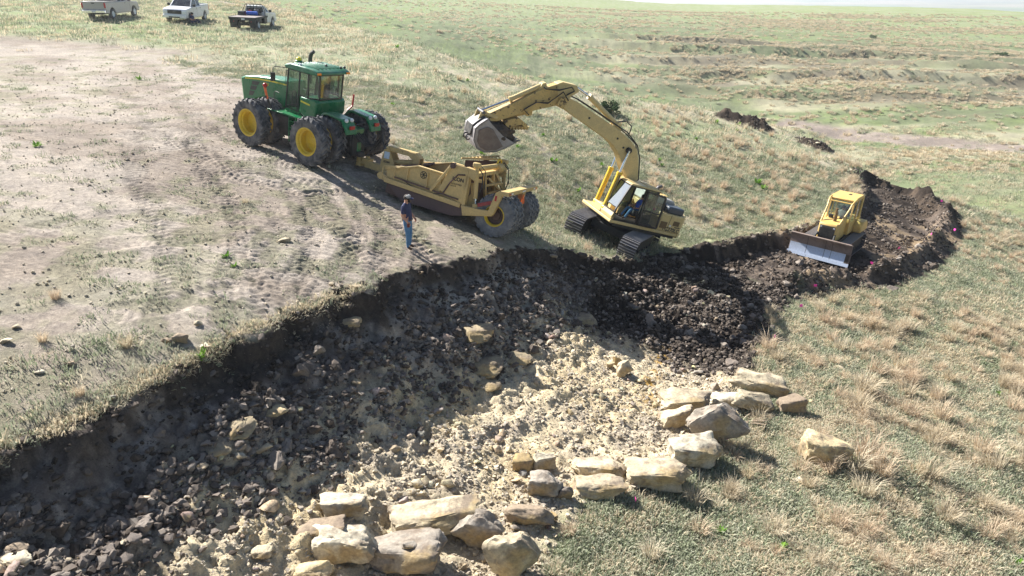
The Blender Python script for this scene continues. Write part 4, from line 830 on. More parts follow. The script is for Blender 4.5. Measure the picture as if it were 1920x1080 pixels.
    P(MB().prism([(.05, 1.3), (.05, 1.78), (-.5, 1.85), (-.62, 1.3)], y1 - .035, y1 - .01), 'lower_side_panel', K, .01)
    def pane(name, q, mat='glass'): MB().add(q, [(0, 1, 2, 3)]).build(name, MT[mat], t, smooth=0, M=S)
    pane('windscreen', [(1.33, y0 + .05, 1.84), (1.33, y1 - .05, 1.84), (1.06, y1 - .05, 2.9), (1.06, y0 + .05, 2.9)]); pane('lower_window', [(1.42, y0 + .05, 1.40), (1.42, y1 - .05, 1.40), (1.39, y1 - .05, 1.62), (1.39, y0 + .05, 1.62)])
    pane('right_window', [(1.3, y0 + .02, 1.7), (-.5, y0 + .02, 1.8), (-.48, y0 + .02, 2.9), (1.05, y0 + .02, 2.9)]); pane('rear_window', [(-.56, y0, 2.1), (-.56, y1, 2.1), (-.53, y1, 2.9), (-.53, y0, 2.9)])
    pane('side_window', [(.06, y1 - .02, 1.9), (-.48, y1 - .02, 1.95), (-.46, y1 - .02, 2.88), (.08, y1 - .02, 2.88)])
    # door swung back flat against the side
    b = MB(); A, B_, C_, D_ = (.02, 1.45, 1.36), (-1.02, 1.45, 1.34), (-.86, 1.47, 2.80), (.12, 1.45, 2.86)
    for p, q in ((A, B_), (B_, C_), (C_, D_), (D_, A)): b.bar(p, q, .05, .09)
    b.bar((.06, 1.45, 2.02), (-.95, 1.46, 1.98), .05, .06)
    dr = P(b, 'open_door', K, .01); MB().add([(.05, 1.45, 2.05), (-.92, 1.46, 2.02), (-.86, 1.46, 2.76), (.10, 1.45, 2.80)], [(0, 1, 2, 3)]).build('door_glass', MT['glass'], dr, smooth=0)
    MB().add([(.02, 1.45, 1.42), (-.98, 1.45, 1.40), (-.94, 1.45, 1.96), (.05, 1.45, 2.0)], [(0, 1, 2, 3)]).build('door_glass', MT['glass'], dr, smooth=0); MB().box(-.30, -.40, 1.48, 1.54, 1.98, 2.04).build('door_handle', K, dr)
    P(MB().box(-.35, .25, .60, 1.10, 1.55, 1.75).prism([(-.28, 1.7), (-.42, 2.45), (-.55, 2.45), (-.42, 1.7)], .62, 1.08), 'operator_seat', MT['seat'], .06)
    P(MB().box(-.2, .35, 1.12, 1.24, 1.70, 1.86).box(-.2, .35, .48, .58, 1.70, 1.86).cyl((.28, 1.18, 1.8), (.32, 1.18, 2.05), .02).cyl((.28, .53, 1.8), (.32, .53, 2.05), .02), 'control_consoles', MT['seat'], .03)
    # boom
    W = .27
    boom = [(.10, 1.62), (-.02, 1.85), (.10, 3.11), (.42, 3.88), (.68, 4.30), (1.17, 4.62), (2.05, 4.94), (4.32, 5.50), (5.04, 5.58), (5.20, 5.42), (5.15, 5.18), (4.54, 4.98), (2.37, 4.38), (1.95, 4.20), (1.48, 3.86), (.74, 3.01), (.52, 1.85), (.35, 1.62)]
    P(MB().prism(boom, -W, W), 'boom', Y, .025)
    P(MB().box(-.15, .55, -.42, -.28, 1.26, 1.98).box(-.15, .55, .28, .35, 1.26, 1.98), 'boom_foot_bracket', Y, .03)
    P(MB().prism([(4.80, 5.55), (5.22, 5.50), (5.28, 5.15), (4.95, 5.05)], -.33, .33), 'boom_nose', O, .03)
    P(MB().cyl((1.17, -.42, 4.2), (1.17, .42, 4.2), .13, 16), 'boom_pin', MT['ink'], .01)
    for s in (1, -1):
        c = P(MB().cyl((1.32, s * .38, 1.55), (1.22, s * .38, 3.15), .115, 16).cyl((1.22, s * .38, 3.08), (1.215, s * .38, 3.2), .135, 16).cyl((1.32, s * .30, 1.5), (1.32, s * .46, 1.5), .14, 14), 'boom_cylinder', MT['exc_cyl'], 0)
        MB().cyl((1.215, s * .38, 3.2), (1.17, s * .38, 4.2), .055, 12).build('chromed_rod', MT['chrome'], c)
        MB().tube([(1.32, s * .52, 1.7), (1.30, s * .53, 2.4), (1.24, s * .52, 3.1)], .022).build('hose', MT['spring'], c)
    P(MB().box(1.12, 1.45, -.5, .34, 1.26, 1.62), 'cylinder_base', Y, .03)
    a = P(MB().cyl((2.02, 0, 5.08), (3.75, 0, 5.82), .11, 16).cyl((3.70, 0, 5.80), (3.82, 0, 5.85), .13, 16).cyl((2.02, -.2, 5.06), (2.02, .2, 5.06), .12, 14), 'arm_cylinder', Y, 0); MB().cyl((3.8, 0, 5.84), (4.50, 0, 6.02), .055, 12).build('chromed_rod', MT['chrome'], a)
    P(MB().prism([(1.75, 4.80), (2.3, 5.0), (2.12, 5.2), (1.92, 5.15)], -.16, .16), 'cylinder_lug', Y, .01)
    # arm
    arm = [(4.46, 5.92), (4.60, 6.10), (5.28, 6.06), (6.03, 5.60), (6.20, 5.47), (7.20, 4.62), (7.90, 4.08), (8.10, 3.92), (8.06, 3.74), (7.90, 3.76), (7.50, 3.86), (6.60, 4.42), (5.25, 5.10), (5.02, 5.16), (4.88, 5.36), (4.70, 5.66)]
    P(MB().prism(arm, -.20, .20), 'arm', O, .02)
    P(MB().prism([(4.44, 5.9), (4.62, 6.115), (5.29, 6.075), (5.5, 5.95), (5.3, 5.45), (4.86, 5.5)], -.215, .215), 'arm_heel', Y, .02)
    c = P(MB().cyl((6.02, 0, 5.72), (7.20, 0, 4.80), .10, 16).cyl((7.15, 0, 4.84), (7.24, 0, 4.77), .12, 16).prism([(5.85, 5.66), (6.2, 5.45), (6.12, 5.78), (5.98, 5.84)], -.14, .14), 'bucket_cylinder', Y, 0); MB().cyl((7.24, 0, 4.77), (8.22, 0, 4.08), .05, 12).build('chromed_rod', MT['chrome'], c)
    for s in (1, -1): P(MB().bar((8.26, s * .24, 4.05), (8.30, s * .24, 3.62), .06, .16).bar((8.26, s * .22, 4.05), (7.56, s * .22, 3.98), .05, .13), 'bucket_link', Y, .02)
    P(MB().cyl((8.02, -.45, 3.80), (8.02, .45, 3.80), .10, 14).cyl((8.24, -.33, 4.05), (8.24, .33, 4.05), .07, 12), 'bucket_pin', MT['steel'], 0)
    # bucket and its load
    bk = [(8.12, 3.92), (8.40, 3.60), (8.52, 3.42), (8.44, 2.95), (8.20, 2.66), (7.86, 2.58), (7.37, 2.71), (7.02, 2.95), (6.66, 3.25), (7.28, 3.42), (7.62, 3.60), (7.95, 3.78)]
    inn = [(8.10, 3.84), (8.35, 3.55), (8.45, 3.40), (8.38, 2.98), (8.16, 2.72), (7.86, 2.65), (7.40, 2.77), (7.06, 3.0), (6.72, 3.28)]
    bu = P(MB().prism([bk[i] for i in (0, 1, 2, 3, 4, 5, 6, 7, 8)] + inn[::-1], -.62, .62), 'bucket', MT['dirty_steel'], .01)
    for s in (1, -1): MB().prism(bk, s * .62, s * .58).build('bucket_side', MT['dirty_steel'], bu, .01); MB().prism([(8.36, 3.40), (8.28, 2.95), (8.1, 2.76), (7.8, 2.68), (7.4, 2.80), (7.15, 3.02), (7.45, 3.28), (7.8, 3.58), (8.05, 3.62)], s * .622, s * .66).build('caked_clay', MT['clay'], bu, .03)
    for i in range(5): y = -.52 + .26 * i; MB().prism([(6.68, 3.22), (6.76, 3.32), (6.46, 3.44)], y - .05, y + .05).build('bucket_tooth', MT['steel'], bu)
    for s in (1, -1): MB().lathe([(.10, -.02), (.13, 0), (.10, .02), (.075, 0), (.10, -.02)], 16, (8.50, s * .15, 2.95)).build('lifting_ring', MT['steel'], bu)
    P(MB().prism([(8.1, 3.88), (8.46, 3.45), (8.50, 3.1), (8.56, 3.1), (8.56, 3.5), (8.2, 3.95)], -.36, .36), 'coupler', K, .02)
    b = bmesh.new(); bmesh.ops.create_icosphere(b, subdivisions=4, radius=1)
    for v in b.verts:
        n = mnoise.fractal(v.co * 2.2, 1, 2, 4) * .34; v.co = v.co * (1 + n); v.co = Vector((7.42 + v.co.x * .78, v.co.y * .56, 3.44 + v.co.z * .40 - v.co.x * .02))
    me = bpy.data.meshes.new('soil_load'); b.to_mesh(me); b.free(); me.materials.append(MT['mud']); me.polygons.foreach_set('use_smooth', [True] * len(me.polygons)); o = put('soil_load', me, t, S)
    # thumb
    th = P(MB().prism([(7.22, 3.98), (6.72, 4.24), (6.25, 4.06), (6.16, 3.86), (6.50, 4.00), (7.02, 3.74), (7.2, 3.82)], -.30, .30), 'thumb', O, .01)
    for i in range(7): MB().prism([(6.95 - i * .12, 3.80 + i * .03), (6.88 - i * .12, 3.66 + i * .03), (6.84 - i * .12, 3.82 + i * .03)], -.26, .26).build('thumb_tooth', MT['exc_dirty'], th)
    P(MB().cyl((6.30, 0, 4.50), (7.25, 0, 4.02), .07, 12).prism([(6.15, 4.72), (6.55, 4.45), (6.3, 4.35), (6.1, 4.45)], -.1, .1), 'thumb_cylinder', MT['exc_dirty'], 0)
    # hoses
    b = MB(); 
    for s, o_ in ((.30, 0), (.33, .04)):
        b.tube([(5.0, s, 5.62 + o_), (4.72, s, 5.86 + o_), (4.92, s + .05, 6.0), (5.4, s + .03, 5.72 + o_), (6.0, s, 5.62), (6.05, s - .1, 5.66)], .024)
        b.tube([(4.85, s, 5.45), (5.2, s + .02, 5.72), (5.7, s + .02, 5.10 + o_), (6.2, s, 5.02), (6.6, s - .06, 4.6), (6.3, s - .1, 4.45)], .024)
    b.tube([(4.9, .1, 5.66), (4.3, .16, 5.60), (3.2, .2, 5.34), (2.1, .22, 5.06), (1.5, .22, 4.92), (.75, .2, 4.50), (.38, .2, 4.0), (.02, .2, 3.1), (-.1, .1, 2.2)], .03)
    b.tube([(4.9, -.1, 5.66), (4.3, -.1, 5.60), (3.2, -.1, 5.34), (2.1, -.2, 5.06), (1.3, -.2, 4.82), (.65, -.1, 4.50), (.32, -.1, 4.0), (-.06, -.1, 3.1), (-.1, 0, 2.2)], .03)
    b.tube([(2.1, .1, 5.2), (1.7, .14, 5.35), (1.35, .14, 5.2), (1.3, .1, 4.8)], .03); P(b, 'hydraulic_hoses', MT['spring'], 0)
    for x, z in ((3.6, 5.03), (1.9, 4.55), (1.45, 4.25), (4.9, 5.3)): P(MB().box(x - .04, x + .04, W, W + .02, z - .04, z + .04), 'cover_plate', MT['ink'], 0)
    R = POSE_EXCAVATOR @ S @ T(-.08, .85, 1.66)
    person('person', 'operator in bright blue t-shirt and jeans seated in the open excavator cab', R, SIT, zones('blue_shirt', 'jeans', 'boots', .6), hair=True)
    return t
excavator()

# ------------------------------------------------------------------ the dozer
def dozer():
    t = thing('crawler_dozer', 'small yellow crawler dozer with polished blade working in the brown trench', 'bulldozer', POSE_DOZER); Y, D, K = MT['dozer'], MT['dark'], MT['black']
    for s in (1, -1): excavator.track('track', 1.18, .36, .50, .17, s * .88, t, .045)
    MB().box(-1.3, 1.4, -.42, .42, .35, .9).build('hull', D, t, .03)
    MB().prism([(1.53, .62), (1.56, 1.0), (1.50, 1.60), (1.40, 1.66), (.10, 1.72), (.10, .75)], -.45, .45).build('hood', Y, t, .06)
    g = MB().prism([(1.565, .68), (1.585, 1.0), (1.525, 1.53), (1.50, 1.53), (1.545, .68)], -.37, .37).build('radiator_grille', K, t, .01)
    for z in np.linspace(.78, 1.42, 9): MB().bar((1.582 - .09 * max(0, z - 1), -.34, z), (1.582 - .09 * max(0, z - 1), .34, z), .012, .02).build('grille_bar', D, g)
    for s in (1, -1): MB().box(1.50, 1.545, s * .27, s * .36, 1.40, 1.48).build('headlamp', MT['lamp'], g)
    MB().cyl((.95, .10, 1.65), (.95, .10, 2.35), .06, 12).cyl((.95, .10, 1.66), (.95, .10, 1.95), .085, 12).build('exhaust_stack', MT['bronze'], t)
    MB().cyl((.5, -.25, 1.68), (.5, -.25, 1.85), .12, 14).box(.25, .5, .15, .35, 1.68, 1.78).build('pre_cleaner', K, t)
    # cab body
    MB().prism([(.15, .85), (.15, 1.50), (-.30, 1.55), (-1.25, 1.45), (-1.25, .85)], -.60, .60).build('cab_body', Y, t, .04)
    MB().prism([(-.02, 2.56), (-.02, 2.62), (-.3, 2.70), (-1.38, 2.68), (-1.50, 2.60), (-1.46, 2.54)], -.62, .62).build('cab_roof', Y, t, .04); MB().box(-.95, -.75, .02, .14, 2.69, 2.71).build('roof_scar', MT['ink'], t)
    b = MB()
    for s in (1, -1):
        for p, q, w in (((.12, s * .57, 1.45), (-.10, s * .56, 2.58), .07), ((-.62, s * .60, 1.45), (-.66, s * .58, 2.58), .06), ((-1.22, s * .60, 1.4), (-1.38, s * .58, 2.58), .12), ((.12, s * .58, 1.50), (-.62, s * .6, 1.50), .05), ((-.1, s * .57, 2.54), (-1.38, s * .58, 2.54), .06)): b.bar(p, q, w, w)
        b.bar((.12, s * .57, .95), (.12, s * .57, 1.5), .06, .06).bar((-.62, s * .6, 1.2), (-.3, s * .6, .92), .05, .05)
    b.bar((-.08, -.56, 2.54), (-.08, .56, 2.54), .06, .06).build('cab_frame', Y, t, .01)
    b = MB()
    for s in (1, -1): b.tube([(-.35, s * .60, 2.66), (.05, s * .60, 2.60), (.28, s * .57, 2.48), (.42, s * .54, 2.25), (1.32, s * .45, 1.62)], .045, 8)
    b.tube([(.22, -.56, 2.50), (.22, .56, 2.50)], .03); b.build('forward_guard_bars', Y, t)
    def pane(n, q): MB().add(q, [(0, 1, 2, 3)]).build(n, MT['glass'], t, smooth=0)
    for s in (1, -1):
        pane('door_glass', [(.10, s * .575, 1.0), (-.30, s * .60, 1.0), (-.64, s * .585, 2.52), (-.08, s * .565, 2.52)]); pane('side_window', [(-.64, s * .6, 1.55), (-1.22, s * .6, 1.55), (-1.34, s * .585, 2.52), (-.68, s * .585, 2.52)])
    pane('windscreen', [(.12, -.54, 1.7), (.12, .54, 1.7), (-.08, .54, 2.52), (-.08, -.54, 2.52)]); pane('rear_window', [(-1.26, -.54, 1.6), (-1.26, .54, 1.6), (-1.38, .54, 2.5), (-1.38, -.54, 2.5)])
    MB().box(-.85, -.35, -.25, .25, 1.15, 1.35).box(-.98, -.85, -.25, .25, 1.2, 2.0).build('operator_seat', MT['seat'], t, .05)
    for s in (1, -1): MB().prism([(-.62, .86), (-.62, 1.20), (-.85, 1.42), (-1.45, 1.42), (-1.72, 1.2), (-1.72, .86)], s * .605, s * 1.02).build('rear_fender', Y, t, .05)
    MB().box(-1.74, -1.26, -.6, .6, .55, 1.50).build('fuel_tank', Y, t, .05)
    for s in (1, -1): MB().bar((.2, s * .64, .84), (1.3, s * .64, .78), .10, .06).build('fender_step', D, t)
    # blade: curved, wings, polished lower half
    prof = [(2.28, -.02), (2.16, .24), (2.10, .52), (2.08, .68), (2.10, .85), (2.17, 1.02)]; n = len(prof); ys = np.linspace(-1.46, 1.46, 7)
    top = [(x - .0, z) for x, z in prof[2:]]; low = prof[:3]
    MB().prism(top + [(x - .035, z) for x, z in top[::-1]], -1.46, 1.46).build('blade_upper', MT['blade_rust'], t)
    lo = MB().prism(low + [(x - .035, z) for x, z in low[::-1]], -1.46, 1.46).build('blade', MT['blade'], t)
    MB().prism([(2.30, -.05), (2.235, .10), (2.20, .10), (2.26, -.06)], -1.52, 1.52).build('cutting_edge', MT['blade'], lo); MB().box(2.10, 2.24, -1.47, 1.47, 1.0, 1.06).build('blade_top_edge', MT['blade_rust'], t, .01)
    for y in (-.62, .26, .58): MB().prism([(x + .004, z) for x, z in prof] + [(x - .005, z) for x, z in prof[::-1]], y - .009, y + .009).build('blade_seam', MT['ink'], t)
    MB().prism([(x + .006, z) for x, z in prof[:3]] + [(x - .004, z) for x, z in prof[:3][::-1]], 1.28, 1.46).build('mud_patch', MT['mud'], lo)
    for s in (1, -1): MB().prism(prof + [(2.02, 1.0), (1.95, .4), (2.1, 0)], s * 1.46, s * 1.49).build('blade_end_plate', MT['blade_rust'], t)
    MB().box(1.6, 2.06, -.5, .5, .25, .5).bar((1.2, .55, .4), (2.05, .9, .35), .12, .14).bar((1.2, -.55, .4), (2.05, -.9, .35), .12, .14).build('push_frame', D, t, .02)
    for s in (1, -1): MB().cyl((1.45, s * .40, 1.15), (2.05, s * .52, .75), .05, 10).build('lift_cylinder', D, t)
    person('person', 'dozer operator in pale shirt seated inside the yellow dozer cab', POSE_DOZER @ T(-.45, 0, 1.28, s=.95), SIT, zones('pinkish', 'jeans', 'boots', .8), hair=True)
dozer()

# ------------------------------------------------------------------ the pickups
def car_wheel(R=.39, W=.26):
    a = MB().lathe([(.24, -W / 2), (R * .85, -W / 2), (R * .98, -W * .4), (R, 0), (R * .98, W * .4), (R * .85, W / 2), (.24, W / 2)], 28).mesh('tyre', MT['tyre'], 40)
    b = MB().lathe([(.24, -W * .45), (.25, W * .45), (.22, W * .46), (.20, W * .2), (.10, W * .25), (.08, W * .42), (.001, W * .42)], 24)
    for k in range(6): t = k * math.pi / 3; b.bar((.08 * math.cos(t), W * .30, .08 * math.sin(t)), (.21 * math.cos(t), W * .30, .21 * math.sin(t)), .03, .06)
    return a, b.mesh('wheel', MT['lamp'], 40)
TY, WH = car_wheel()
def pickup(label, M, paint_, crew=True, rear_view=False, flatbed=False):
    t = thing('pickup_truck', label, 'pickup truck', M); p = MT[paint_]; K = MT['black']; wf, wr = (1.9, -1.75) if not flatbed else (1.9, -1.8)
    def arch(x, r=.47, n=8): return [(x + r * math.cos(a), .42 + r * math.sin(a)) for a in np.linspace(0, math.pi, n)]
    x_end = .15 if flatbed else -2.78
    P = [(2.80, .50), (2.84, .75), (2.80, 1.02), (2.70, 1.14), (1.50, 1.26), (1.30, 1.30), (x_end, 1.34), (x_end, .50)]
    if not flatbed: P += arch(wr)[::-1] if False else [(wr - .47, .42)] + [(wr - .47 * math.cos(a), .42 + .47 * math.sin(a)) for a in np.linspace(.2, math.pi - .2, 7)] + [(wr + .47, .42)]
    P += [(1.38, .42)] + [(wf - .47 * math.cos(a), .42 + .47 * math.sin(a)) for a in np.linspace(.2, math.pi - .2, 7)] + [(wf + .47, .42)]
    MB().prism(P, -.98, .98).build('body', p, t, .05)
    if not flatbed:
        MB().box(-2.70, -.85 if crew else -.55, -.80, .80, 1.341, 1.36).build('bed_floor', K, t)
        for s in (1, -1): MB().box(-2.78, -.8, s * .84, s * .97, 1.34, 1.40).build('bed_rail', p, t, .01)
        MB().box(-2.80, -2.72, -.84, .84, .78, 1.40).build('tailgate', p, t, .02); MB().box(-2.81, -2.80, -.12, .12, 1.22, 1.30).build('tailgate_handle', K, t)
        MB().box(-2.98, -2.78, -.95, .95, .52, .74).build('rear_bumper', MT['chrome'], t, .03); MB().box(-2.99, -2.98, -.18, .14, .58, .70).build('number_plate', MT['plate'], t)
        for s in (1, -1): MB().box(-2.80, -2.70, s * .86, s * .985, .90, 1.30).build('tail_light', MT['red'], t, .01)
    x0 = -.85 if crew else -.60
    if flatbed: x0 = .20
    roofz = 1.88; gh = [(1.32, 1.30), (.62, 1.84), (.45, roofz), (x0 + .15, roofz), (x0, 1.80), (x0 - .02, 1.32)]
    top = [(.62, 1.82), (.45, roofz), (x0 + .15, roofz), (x0, 1.80)]
    MB().prism(top, -.72, .72).build('roof', p, t, .05)
    fr = MB()
    for s in (1, -1): fr.bar((1.34, s * .84, 1.30), (.60, s * .71, 1.83), .06, .07).bar((x0 + .02, s * .86, 1.32), (x0 + .06, s * .71, 1.82), .08, .10).bar(((x0 + 1) / 2 - .1, s * .86, 1.32), ((x0 + 1) / 2 - .12, s * .71, 1.83), .06, .07)
    fr.bar((.60, -.7, 1.83), (.60, .7, 1.83), .05, .05).bar((x0 + .06, -.71, 1.82), (x0 + .06, .71, 1.82), .05, .05); fr.build('window_frame', p, t)
    cab = MB().box(x0 + .15, .9, -.7, .7, 1.26, 1.36).box(.0, .35, -.65, -.1, 1.3, 1.68).box(.0, .35, .1, .65, 1.3, 1.68); cab.build('seats', MT['seat'], t, .03)
    def pane(n, q): MB().add(q, [(0, 1, 2, 3)]).build(n, MT['dglass'], t, smooth=0)
    pane('windscreen', [(1.32, -.80, 1.31), (1.32, .80, 1.31), (.62, .69, 1.82), (.62, -.69, 1.82)]); pane('rear_window', [(x0, -.80, 1.36), (x0, .80, 1.36), (x0 + .03, .68, 1.80), (x0 + .03, -.68, 1.80)])
    for s in (1, -1): pane('side_window', [(1.20, s * .845, 1.33), (x0 + .05, s * .865, 1.34), (x0 + .10, s * .725, 1.81), (.62, s * .715, 1.82)]); MB().box(1.0, 1.16, s * .96, s * 1.18, 1.30, 1.52).build('mirror', K if paint_ != 'silver' else K, t, .02)
    for s in (1, -1):
        for x in ([.35, -.55] if crew and not flatbed else [.45]):
            MB().box(x - .10, x + .04, s * .985, s * 1.0, 1.14, 1.18).build('door_handle', K, t); MB().box(x + .78 if x > 0 else x + .80, x + .79 if x > 0 else x + .81, s * .981, s * .984, .58, 1.30).build('door_gap', MT['ink'], t)
        MB().box(-1.1 if not flatbed else .2, 1.3, s * .80, s * .93, .34, .42).build('running_board', MT['chrome'], t)
    MB().prism([(2.84, .74), (2.865, .98), (2.82, 1.06), (2.80, .74)], -.58, .58).build('front_grille', K, t, .01); MB().ball((2.87, 0, .92), .06, 6, (.5, 1, .6)).build('grille_badge', MT['chrome'], t)
    MB().box(2.78, 2.96, -.96, .96, .42, .68).build('front_bumper', MT['chrome'] if paint_ == 'silver' else p, t, .04); MB().box(2.955, 2.965, -.45, .45, .44, .54).build('bumper_intake', K, t)
    for s in (1, -1): MB().box(2.72, 2.86, s * .62, s * .95, .80, 1.02).build('headlamp', MT['lamp'], t, .03)
    MB().box(-2.6, 2.5, -.45, .45, .38, .55).build('chassis', K, t)
    for x in (wf, wr):
        for s in (1, -1): w = put('wheel', WH, t, T(x, s * .86, .39, 0 if s > 0 else math.pi)); put('tyre', TY, w)
    if flatbed:
        dk = MB().box(-2.95, -.0, -1.15, 1.15, 1.02, 1.08).build('flat_deck', MT['wood'], t); MB().box(-2.98, -2.85, -1.16, 1.16, .86, 1.075).build('deck_rear_sill', MT['dark'], t, .01)
        for s in (1, -1):
            MB().box(-2.95, 0, s * 1.16, s * 1.19, .94, 1.10).build('deck_side_rail', MT['dark'], t); 
            MB().box(-2.93, -2.85, s * .55, s * 1.12, .58, .88).build('light_panel', MT['dark'], t); MB().box(-2.86, -2.84, s * .60, s * 1.12, .22, .58).build('mud_flap', K, t); MB().box(-2.94, -2.93, s * .72, s * .80, .70, .76).build('tail_light', MT['red'], t)
            MB().box(-.72, -.05, s * .86, s * 1.14, .45, 1.0).build('side_tool_box', K, t, .02)
        MB().box(-2.99, -2.98, -.22, .06, .86, 1.0).build('number_plate', MT['plate'], t)
        b = MB().tube([(-.05, .98, 1.08), (-.02, .98, 1.5), (.0, .72, 1.98), (.0, -.72, 1.98), (-.02, -.98, 1.5), (-.05, -.98, 1.08)], .035); [b.bar((0, y, 1.1), (0, y, 1.95), .04, .04) for y in (-.6, -.3, 0, .3, .6)]; b.build('headache_rack', K, t)
        MB().box(2.98, 3.06, -.8, .8, .45, 1.15).build('brush_guard', K, t)
    return t
sv = pickup('silver pickup truck seen from behind, leftmost of the three parked trucks', POSE_SILVER, 'silver', crew=False)
wh_ = pickup('white pickup truck facing the camera with a man sitting against its front wheel', POSE_WHITE, 'car_white')
fb = pickup('white flatbed pickup truck with dark steel deck parked facing away', POSE_FLATBED, 'car_white', flatbed=True)
Mf = POSE_FLATBED
def on_truck(name, label, cat, mb, mat, loc, bevel=.02):
    o = mb.build(name, mat, None, bevel); o.matrix_world = Mf @ T(*loc); return tag(o, label, cat)
on_truck('tool_box', 'black metal tool box on the left edge of the flatbed deck', 'tool box', MB().box(-.3, .3, -.28, .28, 0, .34), MT['black'], (-.65, .85, 1.085))
on_truck('drum', 'blue plastic drum lying across the flatbed deck', 'drum', MB().cyl((0, -.48, .17), (0, .48, .17), .17, 18), MT['blue_drum'], (-.62, -.05, 1.085), .03)
on_truck('fuel_can', 'red fuel can standing on the flatbed behind the cab', 'fuel can', MB().box(-.12, .12, -.16, .16, 0, .38).cyl((0, 0, .38), (0, .06, .46), .03), MT['red'], (-.22, .28, 1.085))
on_truck('spare_gear', 'grey pump and coiled gear behind the blue drum on the flatbed', 'pump', MB().box(-.14, .14, -.2, .2, 0, .25).cyl((0, -.2, .35), (0, .2, .35), .13, 12), MT['steel'], (-.22, -.32, 1.085))
Ms = POSE_WHITE @ T(2.05, 1.22, .0); s_ = Ms.translation
person('person', 'man in navy shirt and shorts sitting on the grass against the white pickup front wheel', Matrix.Translation((s_.x, s_.y - .15, G(s_.x, s_.y) + .03)) @ Matrix.Rotation(math.radians(-12), 4, 'Z'), GROUND_SIT, zones('navy', 'navy', 'boots', .6), hair=True)
# ------------------------------------------------------------------ stone and soil materials
def stone_mat(name, from_object=True, cols=((.52, .46, .34), (.40, .34, .27), (.30, .27, .25)), stain=.5, ochre=.45):
    m, nt, b = new_mat(name); oi = N(nt, 'ObjectInfo')
    if from_object: base = oi.outputs['Color']
    else:
        r = N(nt, 'ValToRGB'); r.color_ramp.interpolation = 'LINEAR'; e = r.color_ramp.elements; e[0].color = (*cols[0], 1); e[1].color = (*cols[-1], 1)
        for i, c in enumerate(cols[1:-1]): q = e.new((i + 1) / (len(cols) - 1)); q.color = (*c, 1)
        nt.links.new(oi.outputs['Random'], r.inputs[0]); base = r.outputs[0]
    n1 = noise_node(nt, 2.2, 6, .65); n2 = noise_node(nt, 14, 5, .65); n3 = noise_node(nt, .9, 4, .6)
    r1 = ramp(nt, n1.outputs[0], .44, .60); mu = N(nt, 'Math', operation='MULTIPLY'); nt.links.new(r1.outputs[0], mu.inputs[0]); mu.inputs[1].default_value = stain
    c = mixc(nt, mu.outputs[0], base, (.20, .155, .12)); r3 = ramp(nt, n3.outputs[0], .52, .62); mu3 = N(nt, 'Math', operation='MULTIPLY'); nt.links.new(r3.outputs[0], mu3.inputs[0]); mu3.inputs[1].default_value = ochre
    c = mixc(nt, mu3.outputs[0], c, (.50, .36, .15)); r2 = ramp(nt, n2.outputs[0], .3, .72, (.74, .74, .74, 1), (1.25, 1.25, 1.22, 1)); c = mixc(nt, 1.0, c, r2.outputs[0], 'MULTIPLY')
    nt.links.new(c, b.inputs['Base Color']); b.inputs['Roughness'].default_value = .9; b.inputs['Specular IOR Level'].default_value = .2; bump(nt, b, n2.outputs[0], .6, .03); return m
M_STONE = stone_mat('limestone', stain=.85); M_RUBBLE = stone_mat('broken_limestone', False, ((.64, .56, .42), (.55, .47, .34), (.46, .40, .32), (.33, .29, .25)), .22)
M_SPOIL = stone_mat('brown_spoil_clods', False, ((.06, .048, .040), (.12, .098, .082), (.20, .17, .15), (.30, .26, .22)), .3, 0)
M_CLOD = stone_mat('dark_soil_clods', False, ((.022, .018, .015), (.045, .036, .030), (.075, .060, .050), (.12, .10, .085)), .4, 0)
M_PALECLOD = stone_mat('pale_clods', False, ((.52, .46, .37), (.62, .54, .41), (.42, .37, .31), (.68, .60, .46)), .12)
